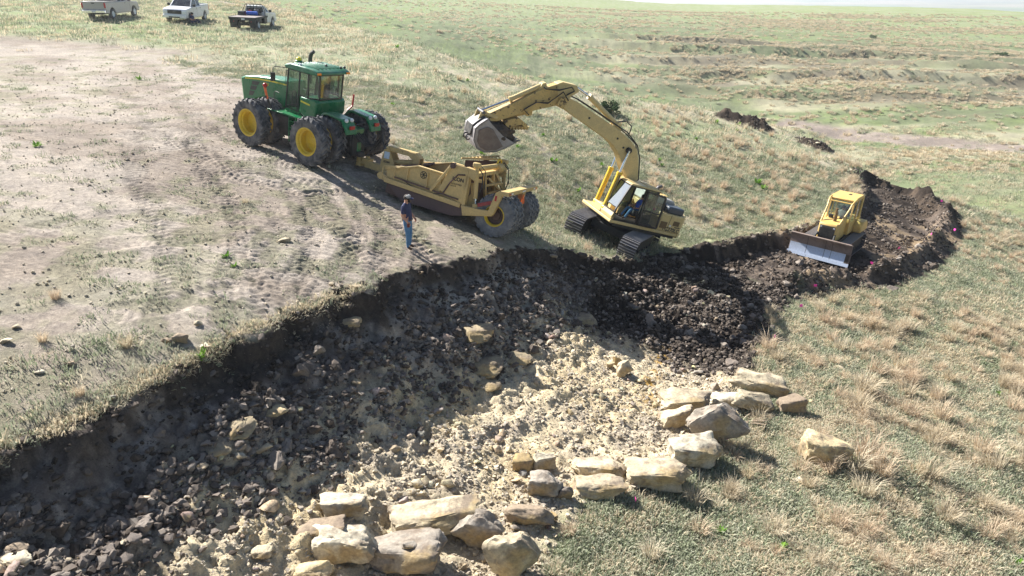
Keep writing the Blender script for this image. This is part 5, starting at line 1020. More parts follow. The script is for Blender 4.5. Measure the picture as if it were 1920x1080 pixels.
def rock_mesh(name, seed, dims, mat, sub=2, rough=.05, pts=16, block=.75, bev=.07):
    r = random.Random(seed); bm = bmesh.new()
    if block > .7 and sub > 1:
        tw = r.uniform(-.25, .25)
        for sx in (-1, 1):
            for sy in (-1, 1):
                for sz in (-1, 1):
                    q_ = .74 + r.uniform(-.34, .16); bm.verts.new((sx * q_ + tw * sz, sy * (.72 + r.uniform(-.36, .16)), sz * (.68 + r.uniform(-.38, .18))))
    for i in range(pts if not (block > .7 and sub > 1) else pts - 6):
        a = r.uniform(0, 2 * math.pi); z = r.uniform(-1, 1); q = math.sqrt(1 - z * z); v = Vector((q * math.cos(a), q * math.sin(a), z)); mx = max(abs(v.x), abs(v.y), abs(v.z)); v = (v / (abs(v.x) ** 3.4 + abs(v.y) ** 3.4 + abs(v.z) ** 3.4) ** (1 / 3.4)).lerp(v, 1 - block) * r.uniform(.74, 1)
        bm.verts.new(v)
    bmesh.ops.convex_hull(bm, input=bm.verts[:]); bmesh.ops.delete(bm, geom=[v for v in bm.verts if not v.link_faces], context='VERTS')
    bmesh.ops.dissolve_limit(bm, angle_limit=.25, verts=bm.verts[:], edges=bm.edges[:])
    if bev: bmesh.ops.bevel(bm, geom=bm.edges[:], offset=bev, segments=1, affect='EDGES', clamp_overlap=True)
    bmesh.ops.triangulate(bm, faces=bm.faces[:])
    if sub:
        for _ in range(sub): bmesh.ops.subdivide_edges(bm, edges=[e for e in bm.edges if e.calc_length() > .16], cuts=1, use_grid_fill=True); bmesh.ops.triangulate(bm, faces=bm.faces[:])
        off = Vector((seed * 3.7 % 50, seed * 1.3 % 50, 0))
        for v in bm.verts:
            n = v.co.normalized(); d = rough * (1.6 * mnoise.fractal(v.co * 1.7 + off, 1, 2, 5) + .9 * (abs(mnoise.noise(v.co * 2.6 - off)) - .3)); d += rough * 1.2 * (round(mnoise.noise(v.co * 1.2 + off * 2) * 3) / 3); v.co = v.co + n * d
    for v in bm.verts: v.co = Vector((v.co.x * dims[0] / 2, v.co.y * dims[1] / 2, v.co.z * dims[2] / 2))
    me = bpy.data.meshes.new(name); bm.to_mesh(me); bm.free(); me.materials.append(mat); me.polygons.foreach_set('use_smooth', [True] * len(me.polygons)); me.set_sharp_from_angle(angle=math.radians(38)); return me
TONE = dict(earth=(.44, .36, .235), cream=(.60, .51, .36), white=(.68, .61, .47), yellow=(.66, .53, .32), grey=(.42, .37, .31), brown=(.37, .29, .21), ochre=(.54, .40, .20), dark=(.22, .19, .165))
def boulder(u, v, w, h, tone, seed, label, name='boulder', flat=.62, tilt=0, group=None, block=.75, sink=.40):
    g = spot(u, v + h * .25); P = g - np.array([0, 0, CAM_Z]); zc = P[1] * CP - P[2] * SP; ppm = FPX / zc; e = math.atan2(-P[2], P[1]); W = 1.16 * w / ppm; h = h * 1.12
    D = W * flat; H = max(.34 * W, (h / ppm - D * math.sin(e) * .85) / math.cos(e)); H = min(H, 1.1 * W)
    if sink < .2: H = min(H, .42 * W)
    c = hit(lambda x, y: gz(x, y) + sink * H, u, v, 5, 380)
    o = bpy.data.objects.new(name, rock_mesh(name, seed, (W * 1.04, D, H * 1.05), M_STONE, 3 if w > 50 else (2 if w > 20 else 1), .085, (20 if w > 50 else 12) if not name.startswith('rock') or w < 40 else 24, block, .06)); COL.objects.link(o)
    r = random.Random(seed); o.location = c; o.rotation_euler = (r.uniform(-.08, .08), tilt + r.uniform(-.05, .05), r.uniform(-.15, .15)); k = r.uniform(.72, .92); o.color = (*[x * k for x in TONE[tone]], 1)
    return tag(o, label, 'boulder' if name == 'boulder' else 'rock', group or ('boulders lining the pit' if name == 'boulder' else None))
BOULD = [
 (648, 948, 84, 64, 'white', 1, 'pale cream boulder behind the brownish one at the lower left of the boulder row'), (602, 990, 92, 58, 'brown', 2, 'brownish wedge boulder at the left end of the boulder row, tilted up to the right', .7, -.3),
 (646, 1025, 112, 92, 'white', 3, 'rugged whitish boulder with hollows, left of the big rounded grey one'), (765, 1035, 144, 94, 'grey', 4, 'big rounded grey boulder at the bottom with a small stone on top'),
 (810, 964, 160, 68, 'cream', 5, 'long cream slab boulder spanning above the rounded grey one', .55, -.12), (896, 993, 82, 82, 'grey', 6, 'grey-brown boulder wedged between the long slab and the tall bottom boulder', .7, .5),
 (958, 1038, 90, 110, 'cream', 7, 'tall boulder with cream top and dark side at the bottom edge beside the grass', .8, -.5), (991, 965, 82, 50, 'brown', 8, 'flat brown slab boulder above the tall cream-topped one', .6),
 (1014, 909, 76, 58, 'grey', 9, 'squarish grey-brown boulder below the small ochre and white pair'), (979, 869, 44, 38, 'ochre', 10, 'small ochre boulder touching the white one at its right'),
 (1019, 865, 42, 48, 'white', 11, 'small upright white boulder beside the ochre one'), (1060, 922, 32, 34, 'dark', 12, 'small bluish dark boulder between the squarish grey one and the cream one'),
 (584, 1072, 66, 34, 'yellow', 13, 'yellowish boulder cut off by the bottom edge of the frame'), (1123, 876, 92, 44, 'cream', 14, 'low cream-brown boulder left of the largest flat-topped block'),
 (1118, 911, 92, 52, 'cream', 15, 'cream boulder in front of the low one, left of the largest block'), (1226, 883, 126, 80, 'cream', 16, 'largest flat-topped blocky boulder with shaded lower side beside the grass'),
 (1298, 844, 94, 74, 'white', 17, 'white angular boulder just above and right of the largest block'), (1341, 793, 88, 86, 'grey', 18, 'grey streaked boulder tilted upward beside dry stalks', .6, -.6),
 (1284, 749, 98, 44, 'cream', 19, 'cream boulder highest of the left pile near the ochre streak', .7), (1266, 781, 64, 46, 'cream', 20, 'smooth cream boulder resting under the highest one of the pile', .7, -.3),
 (1314, 769, 44, 20, 'cream', 21, 'thin cream slab lying between the pile and the grey tilted boulder', .8), (1353, 751, 64, 38, 'white', 22, 'whitish boulder behind the grey tilted boulder'),
 (1407, 752, 74, 52, 'cream', 23, 'cream boulder leaning down to the right below the long topmost slab', .7, .35), (1427, 720, 100, 40, 'cream', 24, 'long pointed cream slab topmost at the right end of the row', .55, .2),
 (1484, 757, 50, 44, 'brown', 25, 'purplish brown boulder at the right end of the row by a pink flag'), (1541, 845, 80, 70, 'yellow', 26, 'single yellowish boulder standing alone in the grass right of the row', .75, .2)]
for b_ in BOULD: boulder(*b_[:7], flat=b_[7] * .85 if len(b_) > 7 else .62, tilt=b_[8] if len(b_) > 8 else 0)
top4 = bpy.data.objects['boulder.003'] if 'boulder.003' in bpy.data.objects else None
ROCKS = [(771, 1000, 26, 22, 'grey', 'small grey stone sitting on the big rounded grey boulder'), (1170, 690, 32, 42, 'cream', 'upright tan rock in the stone pile at the foot of the dark bank'), (1146, 683, 17, 26, 'yellow', 'narrow yellowish rock left of the upright tan one'),
 (1157, 676, 18, 24, 'ochre', 'orange-tan rock leaning between the narrow yellowish and the upright tan one'), (340, 634, 36, 28, 'brown', 'brownish rock on the turf near the rim, larger of a touching pair'), (313, 637, 24, 16, 'brown', 'smaller brown rock touching the larger one on the turf near the rim'),
 (388, 649, 28, 14, 'white', 'flat white stone on the turf right of the brown pair'), (371, 606, 18, 14, 'cream', 'small cream stone on the dirt above the brown pair'), (411, 845, 42, 20, 'cream', 'elongated cream rock at the foot of the left bank below the ledge'),
 (494, 843, 30, 26, 'cream', 'blocky cream rock right of the elongated one at the foot of the left bank'), (448, 853, 30, 14, 'white', 'thin whitish slab between the elongated and the blocky cream rocks'), (30, 1049, 54, 20, 'white', 'pale flat slab at the lower left corner, lower of two'),
 (30, 1028, 42, 18, 'brown', 'brownish flat slab at the lower left corner, upper of two'), (914, 722, 52, 20, 'yellow', 'long yellowish rock in the middle of the pit below the ledges'), (880, 628, 98, 34, 'yellow', 'curved yellow limestone ledge sticking out of the bank middle'),
 (907, 686, 74, 34, 'yellow', 'broad tan limestone ledge low in the bank'), (968, 672, 62, 40, 'yellow', 'tan limestone ledge at the right end of the low ledges'), (1092, 606, 66, 50, 'yellow', 'square brown-yellow limestone outcrop beside the steep dark wall'), (655, 603, 46, 22, 'ochre', 'small ochre ledge under the rim at the left part of the bank'),
 (440, 806, 78, 16, 'ochre', 'long tilted ochre ledge in the left bank'), (515, 771, 46, 26, 'yellow', 'yellowish slab in the left bank above the blocky cream rock'), (1035, 480, 18, 16, 'grey', 'grey rock near the scraper wheels at the rim'), (796, 450, 11, 9, 'grey', 'grey stone on the dirt right of the standing man'),
 (533, 451, 28, 10, 'cream', 'flat tan slab on the dirt left of the tractor tracks'), (668, 536, 18, 14, 'cream', 'pale stone on the dirt close to the rim'), (622, 532, 13, 10, 'cream', 'small tan stone on the dirt left of the pale one near the rim'), (787, 512, 18, 7, 'brown', 'small brown slab at the rim below the man shadow'),
 (907, 1048, 20, 20, 'white', 'small white stone in the shade below the wedged grey-brown boulder'), (1036, 968, 22, 30, 'ochre', 'small tan stone wedged at the right end of the brown slab boulder'), (490, 1035, 42, 34, 'cream', 'cream rock with a rippled face at the bottom left of the pit'), (210, 745, 18, 16, 'grey', 'grey rock on the turf edge above the dark soil'),
 (135, 651, 12, 18, 'grey', 'upright grey stone standing on the turf at left'), (132, 680, 20, 12, 'brown', 'dark brown stone on the bare patch at left'), (75, 697, 18, 10, 'white', 'white stone on the bare patch at left'), (12, 638, 26, 14, 'white', 'pale slab in a group of flat stones at the left edge'), (32, 612, 18, 12, 'cream', 'tan stone above the pale slab at the left edge'),
 (1572, 690, 18, 10, 'cream', 'small tan rock in the grass right of the row, one of a pair'), (1590, 688, 10, 10, 'yellow', 'small yellow rock right of the tan one in the grass'), (1601, 760, 10, 8, 'cream', 'tiny tan rock in the grass above the lone boulder'), (1519, 753, 14, 12, 'yellow', 'small yellowish rock right of the purplish boulder'),
 (1495, 900, 24, 10, 'white', 'white stone lying flat in the grass below the lone boulder'), (1534, 268, 10, 5, 'white', 'white stone in the spoil beside the far road'), (1428, 660, 20, 14, 'brown', 'brown rock at the edge of the dark soil right of the pit'), (1310, 700, 22, 16, 'grey', 'grey rock on the pit floor above the boulder pile')]
for i, (u, v, w, h, tone, lab) in enumerate(ROCKS):
    ledge = 'ledge' in lab or 'outcrop' in lab; tone = 'earth' if ledge else tone
    o = boulder(u, v, w, h, tone, 100 + i, lab, 'rock', flat=.9 if ledge else .8, block=.6, sink=-.12 if ledge else .36, group='single rocks that stand out', tilt=-.25 if i == 19 else 0)
    if i == 0: bb = bpy.data.objects['boulder.003']; o.location = bb.location + Vector((.05, -.12, bb.dimensions.z * .5))

# ------------------------------------------------------------------ scattering
def surf_normal(x, y, e=.12):
    hx = (gz(x + e, y) - gz(x - e, y)) / (2 * e); hy = (gz(x, y + e) - gz(x, y - e)) / (2 * e); return hx, hy
def scatter(name, pts, rot_, scl, meshes, label, cat):
    me = bpy.data.meshes.new(name); me.vertices.add(len(pts)); me.vertices.foreach_set('co', np.asarray(pts, np.float32).ravel())
    for nm, arr in (('rot', rot_), ('scl', scl)):
        a = me.attributes.new(nm, 'FLOAT_VECTOR', 'POINT'); a.data.foreach_set('vector', np.asarray(arr, np.float32).ravel())
    src = bpy.data.collections.new(name + '_source')
    for m_ in meshes: src.objects.link(bpy.data.objects.new(name + '_source', m_))
    o = bpy.data.objects.new(name, me); COL.objects.link(o); ng = bpy.data.node_groups.new(name, 'GeometryNodeTree')
    ng.interface.new_socket('Geometry', in_out='INPUT', socket_type='NodeSocketGeometry'); ng.interface.new_socket('Geometry', in_out='OUTPUT', socket_type='NodeSocketGeometry')
    gi = ng.nodes.new('NodeGroupInput'); go = ng.nodes.new('NodeGroupOutput'); ci = ng.nodes.new('GeometryNodeCollectionInfo'); ci.inputs[0].default_value = src; ci.inputs['Separate Children'].default_value = True; ci.inputs['Reset Children'].default_value = True
    ip = ng.nodes.new('GeometryNodeInstanceOnPoints'); ip.inputs['Pick Instance'].default_value = True
    ra = ng.nodes.new('GeometryNodeInputNamedAttribute'); ra.data_type = 'FLOAT_VECTOR'; ra.inputs[0].default_value = 'rot'; sa = ng.nodes.new('GeometryNodeInputNamedAttribute'); sa.data_type = 'FLOAT_VECTOR'; sa.inputs[0].default_value = 'scl'
    rv = ng.nodes.new('FunctionNodeRandomValue'); rv.data_type = 'INT'; mm = [s for s in rv.inputs if s.enabled]; mm[0].default_value = 0; mm[1].default_value = len(meshes) - 1
    L = ng.links.new; L(gi.outputs[0], ip.inputs['Points']); L(ci.outputs[0], ip.inputs['Instance']); L([s for s in rv.outputs if s.enabled][0], ip.inputs['Instance Index'])
    L([s for s in ra.outputs if s.enabled][0], ip.inputs['Rotation']); L([s for s in sa.outputs if s.enabled][0], ip.inputs['Scale']); L(ip.outputs[0], go.inputs[0])
    md = o.modifiers.new('scatter', 'NODES'); md.node_group = ng; return tag(o, label, cat, None, 'stuff')
def sample(n, x0, x1, y0, y1, dens, seed):
    """random points with probability dens(masks, x, y) -> x, y"""
    r = np.random.default_rng(seed); X = []; Y = []; c = 0
    while c < n:
        x = r.uniform(x0, x1, 60000); y = r.uniform(y0, y1, 60000)
        zc = y * CP + 8 * SP; keep = (np.abs(x) < zc * .80 + 1.5); x, y = x[keep], y[keep]
        m = MASKS(x, y); p = dens(m, x, y); k = r.random(len(x)) < p; X.append(x[k]); Y.append(y[k]); c += k.sum()
        if len(X) > 14: break
    x = np.concatenate(X)[:n]; y = np.concatenate(Y)[:n]; return x, y
def lay(x, y, smin, smax, seed, sink=.2, pw=2.2, flat_=.75):
    r = np.random.default_rng(seed); n = len(x); s = smin + (smax - smin) * r.random(n) ** pw; z = gz(x, y) + s * (.5 - sink) * flat_
    return np.stack([x, y, z], 1), r.uniform(-.5, .5, (n, 3)) * [1, 1, 12.6], np.stack([s * r.uniform(.8, 1.3, n), s * r.uniform(.7, 1.1, n), s * r.uniform(.45, .9, n) * 1.0], 1)
small = [rock_mesh('stone', 200 + i, (1, 1, 1), M_RUBBLE, 0, 0, 11, .7, 0) for i in range(7)]
pale = [rock_mesh('clod', 230 + i, (1, 1, 1), M_PALECLOD, 0, 0, 12, .3, 0) for i in range(5)]
clod = [rock_mesh('clod', 260 + i, (1, 1, 1), M_CLOD if i < 5 else M_SPOIL, 1, .09, 22, .25, 0) for i in range(7)]
spoil = [rock_mesh('clod', 290 + i, (1, 1, 1), M_SPOIL, 1, .09, 18, .35, 0) for i in range(6)]
C01 = lambda a: np.clip(a, 0, 1)
darkside = lambda m, x, y: np.maximum(sstep(-6.2, -10.2, x + .35 * (y - 12) + 2.4 * (m['n1'] - .5)), m.get('blk', sstep(2.2, 4.5, x) * sstep(21., 23.5, y + .6 * (x - 5))))
rub = lambda m, x, y: C01(m['pit'] * (.25 + .9 * sstep(.42, .62, m['n2'] * .6 + m['n1'] * .4)) * sstep(1.0, 3.0, m['rimd']) * (1 - .65 * darkside(m, x, y)) * (1 - .95 * m['blk']) + m['dirt'] * .02 * sstep(.5, .7, m['n2']))
x, y = sample(15000, -16, 14, 6, 28, rub, 1); scatter('limestone_rubble', *lay(x, y, .02, .17, 2, pw=4.6, sink=.3), small, 'broken pale limestone rubble covering the pit floor', 'rubble')
x, y = sample(20000, -16, 14, 6, 28, lambda m, x, y: m['pit'] * (1 - m['blk']) * sstep(1.2, 3.2, m['rimd']) * (.4 + .6 * m['n2']) * (1 - .5 * darkside(m, x, y)), 3); scatter('clay_crumbs', *lay(x, y, .02, .10, 4, pw=3.0, sink=.35), pale, 'crumbly pale clay and chalk crumbs on the pit floor', 'soil')
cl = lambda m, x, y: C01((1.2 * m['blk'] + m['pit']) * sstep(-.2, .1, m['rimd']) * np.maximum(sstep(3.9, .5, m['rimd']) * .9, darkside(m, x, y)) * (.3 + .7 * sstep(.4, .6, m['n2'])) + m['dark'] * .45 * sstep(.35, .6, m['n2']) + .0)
xs_, ys_ = sample(17000, -14, 10, 6, 29, lambda m, x, y: C01(m['pit'] * (1 - m['blk']) * sstep(.7, 1.3, m['rimd']) * sstep(3.3, 1.6, m['rimd']) + .3 * m['pit'] * (1 - m['blk']) * darkside(m, x, y)) * (.25 + .75 * sstep(.4, .6, m['n2'])), 66); scatter('bank_clods', *lay(xs_, ys_, .025, .26, 67, pw=4.6), spoil, 'brown-grey clods and chips on the sloping bank', 'soil')
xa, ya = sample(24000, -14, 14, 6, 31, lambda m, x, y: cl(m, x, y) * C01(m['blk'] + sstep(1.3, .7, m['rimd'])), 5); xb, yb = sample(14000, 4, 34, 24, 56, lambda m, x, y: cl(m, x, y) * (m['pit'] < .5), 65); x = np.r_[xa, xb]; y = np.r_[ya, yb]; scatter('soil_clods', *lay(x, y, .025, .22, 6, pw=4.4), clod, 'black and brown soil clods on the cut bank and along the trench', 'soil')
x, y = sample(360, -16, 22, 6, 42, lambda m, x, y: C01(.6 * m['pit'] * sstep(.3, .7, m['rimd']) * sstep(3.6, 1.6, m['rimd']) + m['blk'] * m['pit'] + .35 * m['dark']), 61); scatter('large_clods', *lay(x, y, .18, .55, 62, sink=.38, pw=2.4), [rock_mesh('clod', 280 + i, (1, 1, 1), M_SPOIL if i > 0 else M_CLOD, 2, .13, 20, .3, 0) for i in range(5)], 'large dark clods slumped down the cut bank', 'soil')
x, y = sample(9000, -30, 8, 10, 45, lambda m, x, y: m['dirt'] * (.25 + .6 * sstep(.5, .65, m['n2'])), 7); scatter('dirt_crumbs', *lay(x, y, .02, .11, 8, pw=3.4), pale, 'small dry crumbs and chips on the driven dirt', 'soil')
# rocks big enough to pick out one by one
mid = [rock_mesh('loose_rock', 300 + i, (1, .9, .8), M_STONE, 1, .05, 13, .65, .05) for i in range(9)]
x, y = sample(300, -12, 9, 8, 27, lambda m, x, y: m['pit'] * sstep(.7, 1.6, m['rimd']) * sstep(.46, .58, m['n2'] * .5 + m['n1'] * .5) * (.35 + .65 * sstep(7, 2, m['rimd'])) * .2, 11)
zc = y * CP - (gz(x, y) - CAM_Z) * SP; r = random.Random(12)
for i in range(len(x)):
    s = (.13 + .25 * r.random() ** 2.6); o = bpy.data.objects.new('loose_rock', mid[i % 9]); COL.objects.link(o); o.location = (x[i], y[i], G(x[i], y[i]) + s * .20); o.rotation_euler = (r.uniform(-.5, .5), r.uniform(-.5, .5), r.uniform(0, 6.3)); o.scale = (s * r.uniform(.8, 1.3), s, s * r.uniform(.55, 1))
    dk = float(darkside({'n1': np.array([.5])}, np.array([x[i]]), np.array([y[i]]))[0]); c = TONE[r.choice(['cream', 'cream', 'yellow', 'grey', 'brown'] if dk < .5 else ['grey', 'grey', 'brown', 'cream', 'dark'])]; o.color = (*[q * r.uniform(.85, 1.05) for q in c], 1)
    tag(o, 'fist to head sized broken limestone rock lying loose in the pit', 'rock', 'loose rocks strewn over the pit')

# ------------------------------------------------------------------ grass
def leaf_mat(name, cols, trans=.25):
    m, nt, b = new_mat(name); oi = N(nt, 'ObjectInfo'); r = N(nt, 'ValToRGB'); e = r.color_ramp.elements; e[0].color = (*cols[0], 1); e[1].color = (*cols[-1], 1)
    for i, c in enumerate(cols[1:-1]): q = e.new((i + 1) / (len(cols) - 1)); q.color = (*c, 1)
    nt.links.new(oi.outputs['Random'], r.inputs[0]); n = noise_node(nt, 6, 2); rr = ramp(nt, n.outputs[0], .3, .7, (.75, .75, .75, 1), (1.25, 1.25, 1.2, 1)); c = mixc(nt, 1.0, r.outputs[0], rr.outputs[0], 'MULTIPLY')
    nt.links.new(c, b.inputs['Base Color']); b.inputs['Roughness'].default_value = .8; b.inputs['Specular IOR Level'].default_value = .2
    t = N(nt, 'BsdfTranslucent'); nt.links.new(c, t.inputs[0]); x_ = N(nt, 'MixShader'); x_.inputs[0].default_value = trans; out = [q for q in nt.nodes if q.type == 'OUTPUT_MATERIAL'][0]
    nt.links.new(b.outputs[0], x_.inputs[1]); nt.links.new(t.outputs[0], x_.inputs[2]); nt.links.new(x_.outputs[0], out.inputs[0]); return m
M_GREEN = leaf_mat('green_grass', ((.26, .30, .19), (.35, .37, .26), (.46, .45, .35))); M_STRAW = leaf_mat('dry_grass', ((.62, .52, .37), (.54, .46, .34), (.68, .60, .46)), .35)
M_RUST = leaf_mat('russet_bunchgrass', ((.62, .49, .36), (.68, .57, .43), (.58, .46, .34)), .35); M_WEED = leaf_mat('weed_leaf', ((.12, .26, .03), (.20, .36, .05)), .35); M_BUSH = leaf_mat('bush_leaf', ((.035, .07, .02), (.06, .10, .03)), .2)
def tuft(name, seed, n, rad, h0, h1, w, lean, mat, curve=.5):
    r = random.Random(seed); vs = []; fs = []
    for i in range(n):
        a = r.uniform(0, 6.283); q = rad * math.sqrt(r.random()); px, py = q * math.cos(a), q * math.sin(a); h = r.uniform(h0, h1); L = h * lean * r.uniform(.2, 1.2); b = a + r.uniform(-.9, .9); dx, dy = math.cos(b) * L + .10 * h, math.sin(b) * L; t = r.uniform(0, 3.14); wx, wy = w * math.cos(t), w * math.sin(t); k = len(vs)
        vs += [(px - wx, py - wy, -.02), (px + wx, py + wy, -.02), (px + dx * .4 - wx * .8, py + dy * .4 - wy * .8, h * .6), (px + dx * .4 + wx * .8, py + dy * .4 + wy * .8, h * .6), (px + dx, py + dy, h * (1 - .3 * lean))]
        fs += [(k, k + 1, k + 3, k + 2), (k + 2, k + 3, k + 4)]
    me = bpy.data.meshes.new(name); me.from_pydata(vs, [], fs); me.materials.append(mat); return me
turf = [tuft('turf', 400 + i, 30, .22, .03, .10, .009, .9, M_GREEN) for i in range(4)]; hay = [tuft('hay', 420 + i, 28, .22, .04, .13, .008, 1.1, M_STRAW) for i in range(4)]
def lay_g(x, y, s0, s1, seed):
    r = np.random.default_rng(seed); n = len(x); s = r.uniform(s0, s1, n); hx, hy = surf_normal(x, y, .2); z = gz(x, y)
    return np.stack([x, y, z], 1), np.stack([np.arctan(hy), -np.arctan(hx), r.uniform(0, 6.28, n) * 0], 1) + np.array([[0, 0, 1]]) * r.uniform(0, 6.28, (n, 1)), np.stack([s, s, s * r.uniform(.7, 1.3, n)], 1)
sp = lambda y: np.clip((14 / np.maximum(y, 8)) ** 1.1, .08, 1)
x, y = sample(46000, -30, 34, 6, 48, lambda m, x, y: (m['grass'] * sstep(-.12, -.5, m['rimd']) * (.35 + .65 * sstep(.56, .42, m['n2'])) + .03 * m['dirt'] * sstep(.5, .6, m['n2'])) * sp(y), 21); scatter('short_grass', *lay_g(x, y, .6, 1.5, 22), turf, 'short grey-green prairie grass on the slopes', 'grass')
x, y = sample(17000, -30, 34, 6, 48, lambda m, x, y: m['grass'] * sstep(-.12, -.5, m['rimd']) * (.30 + .70 * sstep(4, 9, x) * sstep(32, 26, y)) * (.15 + .75 * sstep(.42, .58, m['n2'])) * sp(y), 23); scatter('dry_grass', *lay_g(x, y, .6, 1.6, 24), hay, 'matted dry straw-coloured grass between the green', 'grass')
x, y = sample(12000, -60, 70, 44, 110, lambda m, x, y: m['grass'] * .5, 25); scatter('far_grass', *lay_g(x, y, 1.6, 3.2, 26), turf + hay, 'patchy grass on the farther part of the hill', 'grass')
x, y = sample(16000, -60, 190, 75, 290, lambda m, x, y: m['grass'] * (.10 + sstep(.42, .70, fbm(x * .05, y * .13, 87, 5)) ) * (.25 + .75 * sstep(0, 40, x)), 27); big = [tuft('bunch', 440 + i, 60, .4, .15, .45, .03, .8, M_STRAW) for i in range(3)] + [tuft('bunch', 445, 60, .4, .12, .3, .03, .8, M_GREEN)]
scatter('hillside_bunchgrass', *lay_g(x, y, .5, 1.4, 28), big, 'bunchgrass hummocks on the far hillside', 'grass')
# bunchgrass tufts one can tell apart
bt = [tuft('bunchgrass_tuft', 460 + i, 150, .13, .22, .62, .006, .75, M_RUST if i % 2 else M_STRAW) for i in range(6)]
TUFTS = [(1618, 735, 1.5), (1640, 700, 1.2), (1610, 770, 1.2), (1625, 860, 1.5), (1600, 880, 1.3), (1650, 890, 1.2), (1620, 930, 1.1), (1555, 885, .9), (1700, 740, 1.1), (1705, 780, 1.1), (1760, 745, 1.1), (1765, 785, 1.1), (1760, 830, 1.2), (1440, 655, 1.1), (1455, 675, .9), (1360, 840, .7), (1300, 945, .9), (1500, 880, .8),
 (1740, 895, 1.2), (1840, 850, 1.2), (1860, 880, 1.2), (1900, 770, 1.1), (1730, 560, .9), (1640, 575, .9), (1585, 600, .9), (1560, 640, .9), (1700, 620, 1.), (1630, 560, .7), (1780, 640, 1.), (1850, 1010, 1.), (1770, 975, 1.1), (1570, 985, .9), (1450, 1000, .9), (1310, 1000, .8), (1220, 1045, .8), (105, 560, .8), (240, 650, .9), (150, 740, .8), (460, 380, .7), (80, 640, .7), (790, 290, .5), (660, 275, .7), (735, 215, .5)]
tx = []
for u, v, s in TUFTS: g = spot(u, v); tx.append((g[0], g[1], s * (1.3 if u > 700 else .75)))
dens_t = lambda m, x, y: m['grass'] * C01(sstep(4, 9, x) * sstep(29, 25, y) * (.05 + sstep(.50, .60, m['n1'] * .5 + m['n2'] * .5)) + .012 + .28 * sstep(5, 12, x) * sstep(33, 38, y) * sstep(56, 50, y) * sstep(.45, .55, m['n2'])) * (1 - .95 * sstep(-6, -9, x))
x, y = sample(900, -28, 34, 8, 56, dens_t, 31); o_ = np.argsort(np.hypot(x, y)); x, y = x[o_], y[o_]; zc = y * CP + 10 * SP
m1 = 257; r = random.Random(33)
for i in range(m1): tx.append((x[i], y[i], r.uniform(.4, .95)))
for i, (a, b_, s) in enumerate(tx):
    o = bpy.data.objects.new('bunchgrass_tuft', bt[i % 6]); COL.objects.link(o); o.location = (a, b_, G(a, b_) - .01); o.rotation_euler = (r.uniform(-.12, .12), r.uniform(-.05, .2), r.uniform(0, 6.3)); o.scale = (s, s, s * r.uniform(.8, 1.1)); tag(o, 'dry tan bunchgrass tuft standing in the grass', 'grass tuft', 'dry bunchgrass tufts on the near slopes')
scatter('bunchgrass', *lay_g(x[m1:], y[m1:], .55, 1.1, 34), bt, 'more dry bunchgrass farther up the slope', 'grass')
# dark turf roots hanging over the rim
rr_ = np.random.default_rng(5); ar = rr_.uniform(0, .33, 500)[:500]; seg = np.vstack([RIM[:, :2]]); L = np.r_[0, np.cumsum(np.hypot(*np.diff(seg, axis=0).T))]; px_ = np.interp(ar * L[-1], L, seg[:, 0]) + rr_.normal(-.10, .10, 500); py_ = np.interp(ar * L[-1], L, seg[:, 1]) + rr_.normal(.16, .10, 500)
scatter('turf_fringe', *lay_g(px_, py_, .5, 1.2, 36), hay[:2] + turf[:1], 'torn turf fringe along the rim of the cut', 'grass')
# broadleaf weeds
def weed(seed):
    r = random.Random(seed); vs = []; fs = []
    for i in range(26):
        a = r.uniform(0, 6.28); L = r.uniform(.10, .22); el = r.uniform(.2, 1.2); w = .035; d = Vector((math.cos(a) * math.cos(el), math.sin(a) * math.cos(el), math.sin(el))); s = Vector((-math.sin(a), math.cos(a), 0)) * w; k = len(vs); p = d * .02
        vs += [p, p + d * L * .5 + s, p + d * L, p + d * L * .5 - s]; fs.append((k, k + 1, k + 2, k + 3))
    me = bpy.data.meshes.new('weed'); me.from_pydata([tuple(v) for v in vs], [], fs); me.materials.append(M_WEED); return me
wm = [weed(i) for i in range(3)]
for i, (u, v, s) in enumerate([(379, 672, 1.1), (877, 152, 1.), (904, 291, 1.1), (970, 278, 1.1), (1018, 255, .9), (1033, 303, 1.1), (1043, 303, 1.), (1128, 312, 1.2), (1126, 363, 1.4), (1236, 302, 1.), (1305, 262, .9), (1343, 231, 1.4), (1386, 235, 1.2), (1382, 246, 1.), (1322, 354, 1.4), (1240, 312, 1.), (736, 198, 1.), (745, 90, 1.4), (1085, 360, 1.2), (425, 482, .8), (1872, 743, .9), (1905, 1062, 1.), (1350, 1000, .8), (1463, 1030, .9), (740, 280, .7), (440, 500, .6), (70, 275, 1.), (1420, 345, 1.8), (1430, 355, 1.5), (260, 150, 1.2)]):
    g = spot(u, v); o = bpy.data.objects.new('weed', wm[i % 3]); COL.objects.link(o); o.location = g; o.scale = (s * 1.15,) * 3; o.rotation_euler = (0, 0, i); tag(o, 'small bright green broadleaf weed growing in the grass', 'weed', 'broadleaf weeds dotted over the hill')
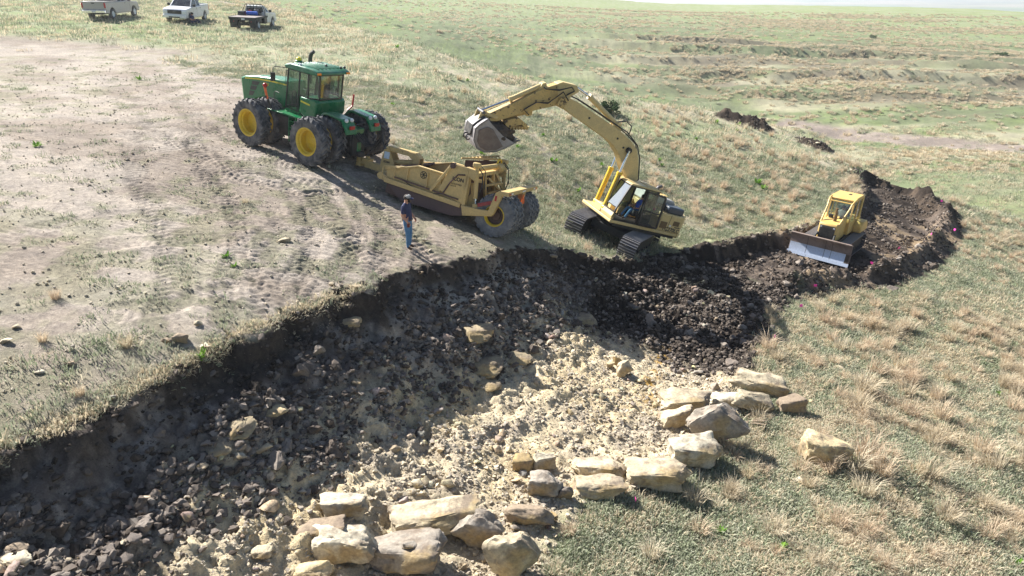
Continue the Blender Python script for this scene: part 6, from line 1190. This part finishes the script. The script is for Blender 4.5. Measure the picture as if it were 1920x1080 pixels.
def bush(u, v, W, H, label, seed, n=900):
    g = spot(u, v); r = random.Random(seed); t = thing('bush', label, 'bush', Matrix.Translation(g)); b = MB()
    for i in range(7): a = i * .9; b.tube([(0, 0, 0), (W * .15 * math.cos(a), W * .15 * math.sin(a), H * .4), (W * .35 * math.cos(a + .3), W * .35 * math.sin(a + .3), H * .75)], [.03, .02, .01], 5)
    b.build('stem', MT['dark'], t); vs = []; fs = []; cl_ = [Vector((r.uniform(-.4, .4) * W, r.uniform(-.4, .4) * W, r.uniform(.2, .85) * H)) for _ in range(22)]
    for i in range(n):
        c = r.choice(cl_) + Vector((r.gauss(0, .07 * W), r.gauss(0, .07 * W), r.gauss(0, .08 * H))); c.z = max(.02, c.z); d = Vector((r.gauss(0, 1), r.gauss(0, 1), r.gauss(.4, 1))).normalized() * W * .05; s = d.orthogonal() * .5; k = len(vs); vs += [c - d, c + s, c + d, c - s]; fs.append((k, k + 1, k + 2, k + 3))
    me = bpy.data.meshes.new('foliage'); me.from_pydata([tuple(q) for q in vs], [], fs); me.materials.append(M_BUSH); put('foliage', me, t)
bush(1144, 214, 1.5, 1.0, 'dark green rounded bush behind the excavator boom', 1); bush(1637, 74, 2.2, 1.3, 'small dark bush high on the far hillside', 2, 500); bush(1876, 106, 3.6, .9, 'wide low dark bush on the far hillside near the right edge', 3, 500)
# pink survey flags
M_PINK = flat('pink_flagging', (.95, .06, .42), .5)
for i, (u, v, lab) in enumerate([(1473, 771, 'pink survey flag at the foot of the purplish brown boulder'), (1360, 836, 'pink survey flag below the grey tilted boulder'), (1191, 956, 'pink survey flag in the grass below the largest block'), (1636, 503, 'pink survey flag beside the berm right of the dozer blade'),
    (1531, 545, 'pink survey flag below the berm in front of the dozer'), (1686, 472, 'pink survey flag in the grass right of the dozer tracks'), (1744, 446, 'pink survey flag beyond the berm bend, lower of two'), (1786, 437, 'pink survey flag farthest right in the pale grass'), (1761, 383, 'pink survey flag at the outer crest of the trench bend'), (1497, 583, 'pink survey flag on the pale grass right of the dark spoil'), (1449, 643, 'pink survey flag on a russet tuft at the edge of the dark spoil')]):
    g = spot(u, v); t = thing('survey_flag', lab, 'flag', Matrix.Translation(g) @ Matrix.Rotation(i * .7, 4, 'Z'), 'pink survey flags along the dig'); MB().cyl((0, 0, -.05), (.02, 0, .30), .006, 5).build('wire_stem', MT['steel'], t)
    MB().add([(.02, 0, .30), (.15, .03, .29), (.14, -.02, .18), (.02, 0, .19), (.02, .008, .30), (.15, .038, .29), (.14, -.012, .18), (.02, .008, .19)], [(0, 1, 2, 3), (7, 6, 5, 4), (0, 4, 5, 1), (1, 5, 6, 2), (2, 6, 7, 3)]).build('pennant', M_PINK, t)
# grey weathered branches by the tilted boulder
b = MB(); g = spot(1395, 792); r = random.Random(3)
br = thing('dead_branch', 'grey dead branches lying in the grass right of the grey tilted boulder', 'branch', Matrix.Translation(g))
for i in range(5): a = r.uniform(-.6, .9); p = Vector((r.uniform(-.2, .1), r.uniform(-.15, .15), .03)); MB().tube([p, p + Vector((math.cos(a) * .25, math.sin(a) * .25, .08)), p + Vector((math.cos(a) * .55, math.sin(a) * .5, .12))], [.025, .02, .01], 6).build('twig', flat('weathered_wood', (.42, .33, .24), .9), br)
# the air
if HAZE := .0003:
    m = bpy.data.materials.new('haze'); m.use_nodes = True; nt = m.node_tree; nt.nodes.clear(); o_ = N(nt, 'OutputMaterial'); v_ = N(nt, 'VolumePrincipled'); v_.inputs['Density'].default_value = HAZE; v_.inputs['Color'].default_value = (.90, .94, 1, 1); v_.inputs['Anisotropy'].default_value = .3; nt.links.new(v_.outputs[0], o_.inputs['Volume'])
    hz = MB().box(-9500, 9500, -60, 14500, -80, 60).build('haze', m, smooth=0); hz['kind'] = 'stuff'
